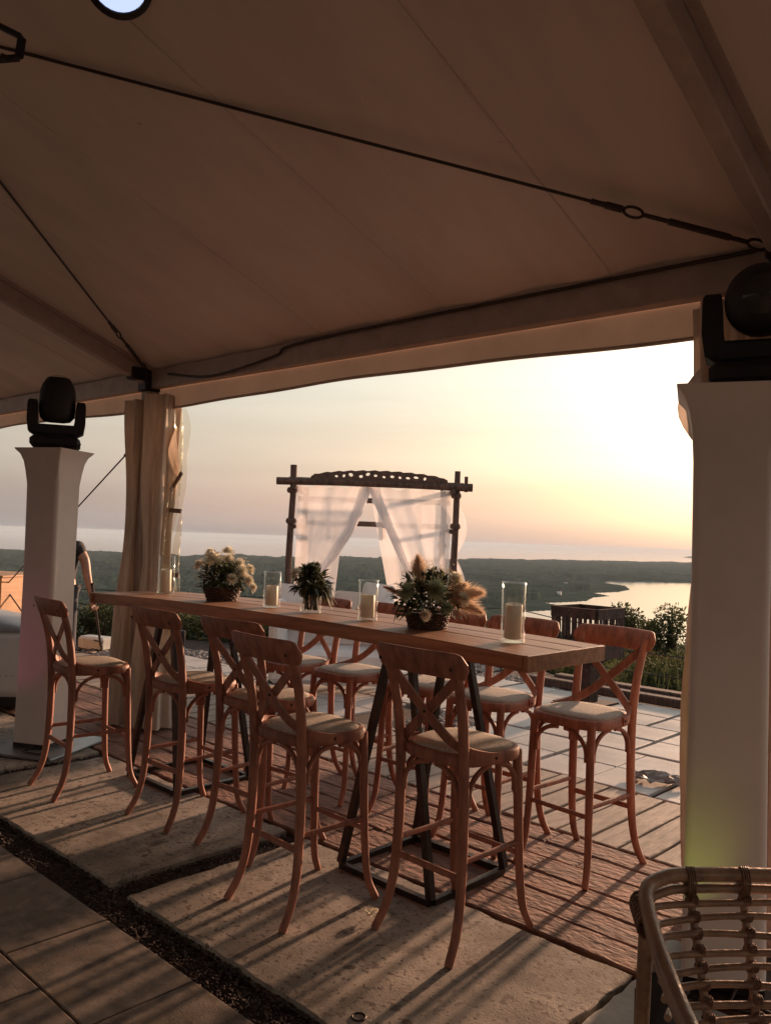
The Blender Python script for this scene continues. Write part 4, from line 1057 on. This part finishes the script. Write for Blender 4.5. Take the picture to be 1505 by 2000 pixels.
# ------------------------------------------------------------------ lounge, crate, ropes behind the slim column
lg = thing('white_lounge', 'white vinyl lounge sofa with grey rounded top behind the slim column', 'sofa', site(-3.72, 7.25, .012))
lg.rotation_euler = (0,0,math.atan2(RIGHT.y, RIGHT.x)+R(4))
def prof_loft(prof, x0, x1, bev):
    m = MB(); rings = []
    cy = sum(p[0] for p in prof)/len(prof); cz = sum(p[1] for p in prof)/len(prof)
    for x, s in ((x0,.93),(x0+bev*.3,.985),(x0+bev,1),(x1-bev,1),(x1-bev*.3,.985),(x1,.93)):
        rings.append([(x, cy+(p[0]-cy)*s, cz+(p[1]-cz)*s) for p in prof])
    m.loft(rings); return m
front = [(-.42,.12),(-.45,.2),(-.46,.4),(-.44,.60),(-.38,.66),(.30,.66),(.36,.6),(.38,.2),(.36,.12)]
prof_loft(front, -.95, .82, .08).build('body', 'white_vinyl', lg)
# rounded grey top that slopes down to one end
m = MB(); rings = []
for i in range(15):
    t_ = i/14; x = -.93+1.72*t_; h = .30*(1-t_)**.7+.02; rings.append([(x, .0+.40*math.cos(a*math.pi/10), .655+h*math.sin(a*math.pi/10)**.8) for a in range(11)])
m.loft(rings); m.build('rounded_top', 'grey_vinyl', lg)
m = MB(); m.box((-.06,-.02,.075), (1.66,.70,.09)); m.build('plinth', 'dark_steel', lg)
for i in range(34):
    m = MB(); m.box((-.9+i*.05,-.4665,.30), (.022,.004,.006)); m.build('stitch', 'grey_vinyl', lg)

cr = thing('plywood_crate', 'orange plywood crate standing behind the white lounge', 'crate', site(-4.72, 9.4, .0))
cr.rotation_euler = (0,0,math.atan2(RIGHT.y, RIGHT.x)-R(14))
for (c, d, nme) in (((0,-.4,.5),(1.5,.018,1.0),'front_panel'),((0,.4,.5),(1.5,.018,1.0),'back_panel'),((.74,0,.5),(.018,.78,1.0),'side_panel'),((-.74,0,.5),(.018,.78,1.0),'side_panel'),((0,0,1.012),(1.54,.84,.018),'lid')):
    m = MB(); m.box(c, d); m.build(nme, 'plywood', cr)
m = MB(); m.lathe([(.03,0),(.03,.004)], 12, (.48,-.412,.86), Matrix.Rotation(R(90),3,'X')); m.build('grip_hole', 'dark_steel', cr)

# guy rope with ratchet from the post, and bracing poles on the left
A = Vector((-6.06, 3.62, 2.50)); B = site(-5.35, 10.2, .02)
d_ = (B-A).normalized()
gr = thing('guy_rope', 'tent guy rope running from the curtained post down past the lounge', 'rope', B)
m = MB(); m.tube([A+d_*.62-B, Vector((0,0,0))], .007, 6); m.build('line', 'rope', gr)
m = MB(); m.bar(A-B, A+d_*.40-B, .05, .014); m.build('strap', 'pole_wood', gr)
m = MB(); sd = d_.cross(Vector((0,0,1))).normalized(); un = sd.cross(d_)
m.tube([A-B+d_*(.47+.045*math.cos(k*math.pi/6))+(sd*.6+un*.6)*.04*math.sin(k*math.pi/6) for k in range(13)], .009, 6); m.tube([A-B+d_*.52, A-B+d_*.64], .014, 6); m.build('shackle', 'cable', gr)
m = MB(); m.tube([site(-4.75,8.55,1.02), site(-3.45,8.75,.20)], .022, 8); tag(m.build('leaning_pole','dark_steel'), 'black steel pole leaning down across the plywood crate', 'pole')
m = MB(); m.tube([site(-4.6,8.9,1.55), site(-3.7,9.0,.32),site(-3.55,9.0,.02)], .008, 6); tag(m.build('slack_rope','rope'), 'slack dark rope hanging in front of the plywood crate', 'rope')

# ------------------------------------------------------------------ worker behind the column
def skinned(name, mat, verts, edges, parent, sub=2):
    me = bpy.data.meshes.new(name); me.from_pydata([v[0] for v in verts], edges, []); me.update()
    o = bpy.data.objects.new(name, me); COL.objects.link(o)
    o.modifiers.new('skin', 'SKIN'); sv = me.skin_vertices[0].data
    for i, v in enumerate(verts): sv[i].radius = v[1] if isinstance(v[1], tuple) else (v[1], v[1])
    sv[0].use_root = True
    ss = o.modifiers.new('sub', 'SUBSURF'); ss.levels = sub; ss.render_levels = sub
    dg = bpy.context.evaluated_depsgraph_get(); dg.update(); ev = bpy.data.meshes.new_from_object(o.evaluated_get(dg)); bpy.data.objects.remove(o)
    ev.materials.clear(); ev.materials.append(MATS[mat]); ev.polygons.foreach_set('use_smooth', [True]*len(ev.polygons))
    o = bpy.data.objects.new(name, ev); COL.objects.link(o); o.parent = parent; return o
pos = site(-3.36, 8.55, .004)
man = thing('person', 'worker in black t-shirt with tattooed arm holding a long pole', 'person', pos)
man.rotation_euler = (0,0,math.atan2(RIGHT.y, RIGHT.x)+R(0))
# local frame: x to the right as seen from the tent, y away, z up
J = [((0,0,.93),(.15,.11)),((0,.0,1.08),(.145,.10)),((0,.03,1.25),(.17,.11)),((0,.05,1.36),(.15,.09)),((0,.07,1.44),(.055,.06)),((0,.09,1.53),(.05,.06)),((0,.11,1.585),(.072,.085)),((0,.11,1.66),(.07,.085)),((0,.11,1.715),(.035,.04)),
     ((.15,.05,1.345),(.07,.07)),((.235,.05,1.22),(.052,.052)),((.262,.04,1.08),(.043,.045)),((.285,.08,.93),(.036,.038)),((.298,.12,.835),(.024,.029)),
     ((-.15,.05,1.345),(.07,.07)),((-.23,.05,1.2),(.05,.05)),((-.25,.06,1.06),(.042,.044)),((-.20,.13,.96),(.035,.036)),((-.14,.19,.93),(.024,.028)),
     ((.09,0,.88),(.095,.10)),((.10,.02,.5),(.06,.065)),((.11,.01,.28),(.055,.06)),((.115,.0,.09),(.04,.045)),((.12,-.10,.035),(.038,.03)),
     ((-.09,0,.88),(.095,.10)),((-.12,.05,.5),(.06,.065)),((-.13,.06,.28),(.055,.06)),((-.14,.05,.09),(.04,.045)),((-.15,-.05,.035),(.038,.03))]
Ed = [(0,1),(1,2),(2,3),(3,4),(4,5),(5,6),(6,7),(7,8),(3,9),(9,10),(10,11),(11,12),(12,13),(3,14),(14,15),(15,16),(16,17),(17,18),(0,19),(19,20),(20,21),(21,22),(22,23),(0,24),(24,25),(25,26),(26,27),(27,28)]
body = skinned('body', 'skin', J, Ed, man)
infl = lambda i, f, a=.0: (J[i][0], (J[i][1][0]*f+a, J[i][1][1]*f+a))
sh = [infl(0,1.05,.012),infl(1,1.06,.014),infl(2,1.06,.014),infl(3,1.06,.014),infl(9,1.1,.012),((.215,.05,1.255),(.074,.074)),infl(14,1.1,.012),((-.21,.05,1.24),(.074,.074)),((0,.065,1.405),(.075,.07))]
skinned('t_shirt', 'shirt_black', sh, [(0,1),(1,2),(2,3),(3,4),(4,5),(3,6),(6,7),(3,8)], man)
tr_ = [infl(0,1.04,.012),infl(19,1.06,.012),infl(20,1.12,.014),infl(21,1.12,.014),((.113,.0,.10),(.062,.066)),infl(24,1.06,.012),infl(25,1.12,.014),infl(26,1.12,.014),((-.138,.05,.10),(.062,.066))]
skinned('trousers', 'jeans', tr_, [(0,1),(1,2),(2,3),(3,4),(0,5),(5,6),(6,7),(7,8)], man)
for s, x, y in ((1,.117,-.04),(-1,-.145,.01)):
    m = MB(); m.lathe([(.9,0),(1,.12),(.98,.5),(.8,.85),(.35,1)], 14); m.v = [(x+v[0]*.05, y+v[1]*.135, v[2]*.085) for v in m.v]; m.build('shoe', 'shoe', man)
m = MB(); m.lathe([(.085,0),(.092,.05),(.088,.10),(.06,.145),(.015,.165)], 16, (0,.125,1.605)); m.build('hair', 'hair', man)
for s in (-1,1):
    m = MB(); m.lathe([(.004,-.03),(.012,-.02),(.013,.015),(.004,.03)], 8, (s*.078,.105,1.62)); m.build('ear', 'skin', man)
# hands: palm with five curled fingers round the pole
def hand(c, d, px_, nm='hand'):
    c, d = Vector(c), Vector(d).normalized(); s = Vector(px_).normalized(); n = d.cross(s)
    m = MB(); m.tube([c-d*.02, c+d*.03, c+d*.075], [.024,.036,.030], 10, flat=.55, upv=s)
    for k, (o_, L) in enumerate(((-.027,.062),(-.009,.074),(.009,.070),(.026,.056))):
        b = c+d*.07+s*o_; P = [b, b+d*L*.5+n*.010, b+d*L*.55+n*.035, b+d*L*.15+n*.045]; m.tube(bez(P, 9), .0085, 6)
    b = c+d*.015-s*.03; m.tube(bez([b, b+d*.025-s*.012+n*.015, b+d*.05+n*.03], 6), .010, 6)
    return m.build(nm, 'skin', man)
hand((.30,.13,.81), (.05,.12,-.9), (.25,.9,.1)); hand((-.12,.21,.925), (.55,.5,-.2), (.2,.2,1))
mw = Matrix.Translation(pos) @ Matrix.Rotation(man.rotation_euler[2], 4, 'Z')
h2 = mw @ Vector((.315,.17,.755)); end = site(-3.60, 10.6, .05); dd = (end-h2).normalized()
m = MB(); m.tube([h2-dd*.75, h2+dd*.3, end], .015, 8); tag(m.build('long_pole', 'dark_steel'), 'long black pole held by the worker, its tip on the ground', 'pole')
# bits of equipment on the ground behind
bx_ = thing('lamp_housing', 'pale rectangular lamp housing lying on the gravel by the pole tip', 'floodlight', site(-3.72, 10.75, -.03))
bx_.rotation_euler = (0,0,R(20)); m = MB(); m.box((0,0,.10), (.42,.24,.18), bev=.03); m.build('case', 'housing', bx_); m = MB(); m.tube([(.2,-.12,.02),(.24,-.14,.14),(.1,-.14,.16)], .01, 6); m.build('handle', 'dark_steel', bx_)
fl_ = thing('flood_lamp', 'small black floodlight on the pebbles seen below the table', 'floodlight', site(-2.78, 11.3, -.03))
m = MB(); m.box((0,0,.16), (.20,.10,.17), bev=.012); m.build('case', 'black_plastic', fl_); m = MB(); m.box((.02,-.054,.16), (.11,.008,.11)); m.build('glass_face', 'housing', fl_); m = MB(); m.bar((-.12,0,.02),(.12,0,.02),.03,.02); m.bar((-.11,0,.02),(-.11,0,.2),.02,.02,(0,1,0)); m.bar((.11,0,.02),(.11,0,.2),.02,.02,(0,1,0)); m.build('bracket', 'black_plastic', fl_)
m = MB(); P = []
q = random.Random(9); cc = site(-3.98, 10.6, -.02)
for k in range(110): a = k*.38; r = .20+.11*math.sin(k*.13)+q.uniform(-.02,.02); P.append(cc+Vector((r*1.5*math.cos(a), r*math.sin(a), .012+.02*abs(math.sin(k*.7)))))
m.tube(P, .011, 5); tag(m.build('cable_coil', 'cable'), 'tangled black cable coil on the gravel by the lamp housing', 'cable')

# ------------------------------------------------------------------ rattan armchair in the foreground
ra = thing('rattan_armchair', 'brown rattan armchair with ladder-like cane back', 'armchair', site(.95, 1.65, .0))
RA = site(.95, 1.65, 0)
def rl(x, d, z): return site(x, d, z)-RA
# back panel: top at z .80, leaning away; narrows downwards
def back_pt(u, z):      # u -1..1 across
    t_ = (.80-z)/.36; half = .315-.045*t_; d = 1.93-.10*t_ - .05*abs(u)**3
    return rl(.925+half*u, d, z)
m = MB()
def arm_path(s):
    return [rl(.925+s*.325,1.80,.755), rl(.925+s*.330,1.66,.70), rl(.925+s*.325,1.45,.64), rl(.925+s*.32,1.26,.60), rl(.925+s*.31,1.20,.50), rl(.925+s*.30,1.20,.25), rl(.925+s*.31,1.19,.0)]
crest = [back_pt(u, .80) for u in np.linspace(-.78,.78,9)]
P = list(reversed(arm_path(-1)[:4])) + [rl(.925-.305,1.875,.785)] + crest + [rl(.925+.305,1.875,.785)] + arm_path(1)[:4]
m.tube(bez(P, 90), .0165, 10); hoop = m.build('hoop_frame', 'rattan', ra)
m = MB(); P2 = [p+Vector((0,0,-.032)) for p in P]; m.tube(bez(P2, 90), .0105, 8); m.build('under_hoop', 'rattan', ra)
for s in (-1,1):
    m = MB(); m.tube(bez(arm_path(s)[3:], 20), .016, 10); m.build('front_leg', 'rattan', ra)
    m = MB(); m.tube(bez([rl(.925+s*.315,1.845,.77), rl(.925+s*.318,1.86,.45), rl(.925+s*.325,1.90,.0)], 16), .0165, 10); m.build('back_leg', 'rattan', ra)
    m = MB(); m.tube([rl(.925+s*.30,1.21,.43), rl(.925+s*.30,1.86,.40)], .014, 8); m.build('seat_rail', 'rattan', ra)
    m = MB(); m.tube([rl(.925+s*.305,1.21,.18), rl(.925+s*.315,1.87,.18)], .011, 8); m.build('stretcher', 'rattan', ra)
for d in (1.21, 1.84):
    m = MB(); m.tube([rl(.925-.30,d,.42), rl(.925+.30,d,.42)], .014, 8); m.build('seat_rail', 'rattan', ra)
nr_ = 10
for k in range(nr_):
    z = .745-.033*k
    t_ = (.80-z)/.36
    m = MB(); P = [back_pt(u, z+.004*math.sin(k*2+u*3)) for u in np.linspace(-.92,.92,9)]
    for s, idx in ((-1,0),(1,-1)):
        e = back_pt(s*1.02, z)+rl(0,-.03,.006)-rl(0,0,0)
        if s < 0: P = [e]+P
        else: P = P+[e]
    m.tube(bez(P, 30), .0082, 8); m.build('back_rung', 'rattan', ra)
for u in (-.62,-.21,.21,.62):
    m = MB(); m.tube(bez([back_pt(u, z)+rl(0,.016,0)-rl(0,0,0) for z in np.linspace(.80,.415,8)], 24), .0095, 8); up_ = m.build('back_upright', 'rattan', ra)
    for k in range(nr_):
        z = .745-.033*k; c = back_pt(u, z); mm = MB()
        for j in (-1.2,-.4,.4,1.2): mm.tube([c+rl(.006*j+.004*math.cos(a),.008+.016*math.sin(a),.0105*math.cos(a))-rl(0,0,0) for a in np.linspace(0,6.28,11)], .0023, 5)
        mm.build('cane_lashing', 'rattan_wrap', up_)
    mm = MB(); c = back_pt(u, .785)
    for j in range(4): mm.tube([c+rl(.005*j-.008,.019*math.cos(a),.034*math.sin(a))-rl(0,0,0) for a in np.linspace(0,6.28,13)], .0024, 5)
    mm.build('crest_wrap', 'rattan_wrap', hoop)
for s in (-1,1):
    mm = MB(); c0 = rl(.925+s*.322,1.845,.762)
    for j in range(7):
        c = c0+rl(s*.001*j,-.012*j+.03,-.003*j)-rl(0,0,0); mm.tube([c+rl(.021*math.cos(a),0,.026*math.sin(a)-.012)-rl(0,0,0) for a in np.linspace(0,6.28,13)], .004, 5)
    mm.build('corner_wrap', 'rattan_wrap', hoop)
for k in range(15):
    x = -.27+.54*k/14; m = MB(); m.tube([rl(.925+x,1.21,.428), rl(.925+x,1.84,.428)], .008, 6); m.build('seat_cane', 'rattan', ra)

# loose cables behind the armchair, leaf litter and scraps
m = MB(); q = random.Random(2); cc = site(1.33, 2.62, .02); P = []
for k in range(60): a = k*.45; r = .10+.07*math.sin(k*.21); P.append(cc+Vector((r*1.6*math.cos(a), r*math.sin(a)*.9, .012*(1+math.sin(k*.9)))))
m.tube(P, .007, 5); tag(m.build('cable_loops', 'cable'), 'loose black cable loops on the floor behind the rattan armchair', 'cable')
def scrap(name, label, cat, c, sx, sy, h, mat, seed, rz=0):
    q = random.Random(seed); m = MB(); G = 9
    hs = [[q.uniform(0, h) for _ in range(G+1)] for _ in range(G+1)]
    m.grid(lambda u, v: (sx*(u-.5)*(1-.5*abs(v-.5)), sy*(v-.5)*(1-.3*abs(u-.5)), .004+hs[int(v*G)][int(u*G)]), G, G, False)
    o = m.build(name, mat); o.location = c; o.rotation_euler = (0,0,rz); tag(o, label, cat); return o
scrap('plastic_scrap', 'crumpled dark plastic sheet on the paving by the deck', 'plastic sheet', (-2.42,5.26,.008), .42, .22, .05, 'plastic_scrap', 1, .5)
scrap('dry_leaf', 'curled dry leaf lying against a stool foot on the slab', 'leaf', site(.0,3.40,.014), .06, .04, .02, 'petal_white', 2, 1.2)
m = MB(); m.tube([(.022*math.cos(a), .022*math.sin(a), .005) for a in np.linspace(0,6.28,17)], .004, 6); o = m.build('metal_ring', 'dark_steel'); o.location = site(-.03,2.70,.0); tag(o, 'small dark metal ring lying on the slab', 'ring')

# ------------------------------------------------------------------ trees and shrubs on the slope
def foliage(m, clumps, n, size, q):
    for (c, r) in clumps:
        c = Vector(c)
        for _ in range(n):
            v = Vector((q.gauss(0,1),q.gauss(0,1),q.gauss(0,1))); v.normalize(); v *= r*q.random()**.45; v.z *= .75
            p = c+v; d = (v.normalized()+Vector((q.gauss(0,.6),q.gauss(0,.6),q.gauss(0,.6)))).normalized()
            s = d.cross(Vector((q.random(),q.random(),q.random()))).normalized(); L = size*q.uniform(.6,1.3)
            m.add([p, p+d*L*.5+s*L*.28, p+d*L, p+d*L*.5-s*L*.28], [(0,1,2,3)])
def tree(name, label, x, d, zg, h, spread, seed, mat, group, nleaf=150, size=.34, lo=.35, ncl=26):
    q = random.Random(seed); base = site(x, d, zg)
    t = thing(name, label, 'tree', base, 0, group)
    m = MB(); P = [Vector((0,0,0)), Vector((q.uniform(-.1,.1)*h*.2,q.uniform(-.1,.1)*h*.2,h*.35)), Vector((q.uniform(-.1,.1)*h*.3,q.uniform(-.1,.1)*h*.3,h*.75)), Vector((q.uniform(-.1,.1)*h*.3,0,h*.95))]
    TP = bez(P, 12); m.tube(TP, [h*.022*(1-.85*i/(len(TP)-1)) for i in range(len(TP))], 8)
    cl = []
    for i in range(ncl):
        f = lo+(1-lo)*q.random(); c0 = TP[min(len(TP)-1, int(f*.9*(len(TP)-1)))]; a = q.uniform(0,6.28)
        w = spread*(1-.75*max(0,(f-.45)/.55)**1.4)*q.uniform(.35,1.0)
        e = Vector((c0.x+w*math.cos(a), c0.y+w*math.sin(a), h*f+q.uniform(0,.12)*h*.5)); e.z = min(e.z, h*1.02)
        m.tube([c0, c0.lerp(e,.5)+Vector((0,0,.03*h)), e], [h*.008,h*.005,h*.002], 5); cl.append((e, spread*q.uniform(.20,.36)))
    m.build('trunk', 'bark', t)
    m = MB(); foliage(m, cl, nleaf, size, q); m.build('crown', mat, t)
# young trees by the brazier, against the lake
tree('slope_tree', 'feathery tree with rounded top rising beside the fire basket', 8.0, 26.0, -9.2, 8.75, 1.5, 21, 'tree_leaf', 'trees on the slope below the terrace', 230, .12, .12, 60)
tree('slope_tree', 'tall leafy tree against the lake by the armchair column', 9.35, 26.0, -9.5, 8.7, 1.7, 22, 'tree_leaf', 'trees on the slope below the terrace', 230, .12, .12, 66)
tree('slope_tree', 'spiky grey green tree between the two lakeside trees', 8.75, 28.0, -10.2, 8.9, 1.5, 27, 'tree_leaf_warm', 'trees on the slope below the terrace', 220, .12, .15, 56)
tree('slope_tree', 'yellow green lit tree low on the slope behind the edging timbers', 5.3, 17.0, -5.5, 4.75, 1.3, 23, 'tree_leaf_warm', 'trees on the slope below the terrace', 360, .09, .3, 28)
tree('slope_tree', 'bushy tree on the slope behind the edging timbers by the column', 6.6, 18.0, -6.0, 5.0, 1.5, 24, 'tree_leaf', 'trees on the slope below the terrace', 360, .10, .25, 30)
tree('slope_tree', 'wide dark tree on the slope below the fire basket', 3.6, 21.0, -8.0, 6.3, 1.9, 25, 'tree_leaf', 'trees on the slope below the terrace', 260, .12, .12, 50)
tree('slope_tree', 'pale rounded tree in front of the lake shore near the tall glass cylinder', 3.9, 27.0, -9.5, 8.2, 1.6, 26, 'tree_leaf_warm', 'trees on the slope below the terrace', 260, .12, .15, 46)
# shrubs along the rim
shr = [('low green shrub at the rim beyond the worker', -4.4,12.6,.75), ('low green shrub at the rim behind the curtained post', -3.2,13.0,.8), ('low shrub at the rim behind the small floodlight', -2.5,12.9,.7), ('low shrub at the rim seen under the white flower basket', -1.7,12.6,.65),
       ('low shrub at the rim behind the loveseat', -.6,12.8,.6), ('low shrub at the rim behind the arch', .5,12.6,.6), ('low shrub at the rim seen past the pampas basket', 1.5,12.2,.6), ('low shrub at the rim left of the fire basket', 2.3,11.4,.55), ('low shrub at the rim right beyond the edging timbers', 3.7,11.0,.30), ('low shrub at the rim beside the crate', -5.6,12.3,.9),('dense shrub on the slope behind the edging timbers', 4.5,11.6,.3)]
for i, (lab, x, d, h) in enumerate(shr):
    q = random.Random(50+i); t = thing('shrub', lab, 'shrub', site(x, d, -.55), 0, 'shrubs along the terrace rim')
    m = MB(); cl = []
    for k in range(16):
        a = q.uniform(0,6.28); r = q.uniform(0,.85); e = Vector((r*math.cos(a), r*math.sin(a)*.8, h*q.uniform(.35,1.0)+.1)); m.tube([Vector((r*.3*math.cos(a),r*.3*math.sin(a),-.2)), e], [.014,.005], 5); cl.append((e, .30))
    m.build('stems', 'bark', t); m = MB(); foliage(m, cl, 170, .065, q); m.build('leaves', 'bush_leaf' if i % 3 else 'tree_leaf', t)
# grass tufts on the shoulder
m = MB(); q = random.Random(77)
for _ in range(5200):
    x, d = q.uniform(-6.5,4.5), q.uniform(11.4,14.5)
    if x > 0: d = d-.35*x
    p = site(x, d, -.25-(max(0,d-12.2))*.22); h = q.uniform(.10,.34); a = q.uniform(0,6.28); s = Vector((math.cos(a),math.sin(a),0))*.012; l = Vector((q.gauss(0,.07),q.gauss(0,.07),h))
    m.add([p-s,p+s,p+l],[(0,1,2)])
tag(m.build('grass', 'grass'), 'dry green grass growing along the rim of the terrace', 'grass', kind='stuff')

# ------------------------------------------------------------------ evening haze over the plain
hz = bpy.data.materials.new('haze_air'); hz.use_nodes = True
n, l = hz.node_tree.nodes, hz.node_tree.links; n.clear()
pv = n.new('ShaderNodeVolumePrincipled'); pv.inputs['Color'].default_value = (.72,.86,.98,1); pv.inputs['Density'].default_value = 4.6e-5; pv.inputs['Anisotropy'].default_value = 0.0
oo = n.new('ShaderNodeOutputMaterial'); l.new(pv.outputs[0], oo.inputs['Volume'])
m = MB(); m.box((-2000,4000,-48.0), (40000,36000,116.0)); o = m.build('haze', 'soil'); o.data.materials.clear(); o.data.materials.append(hz); tag(o, 'pale evening haze in the air over the plain', 'haze', kind='stuff')
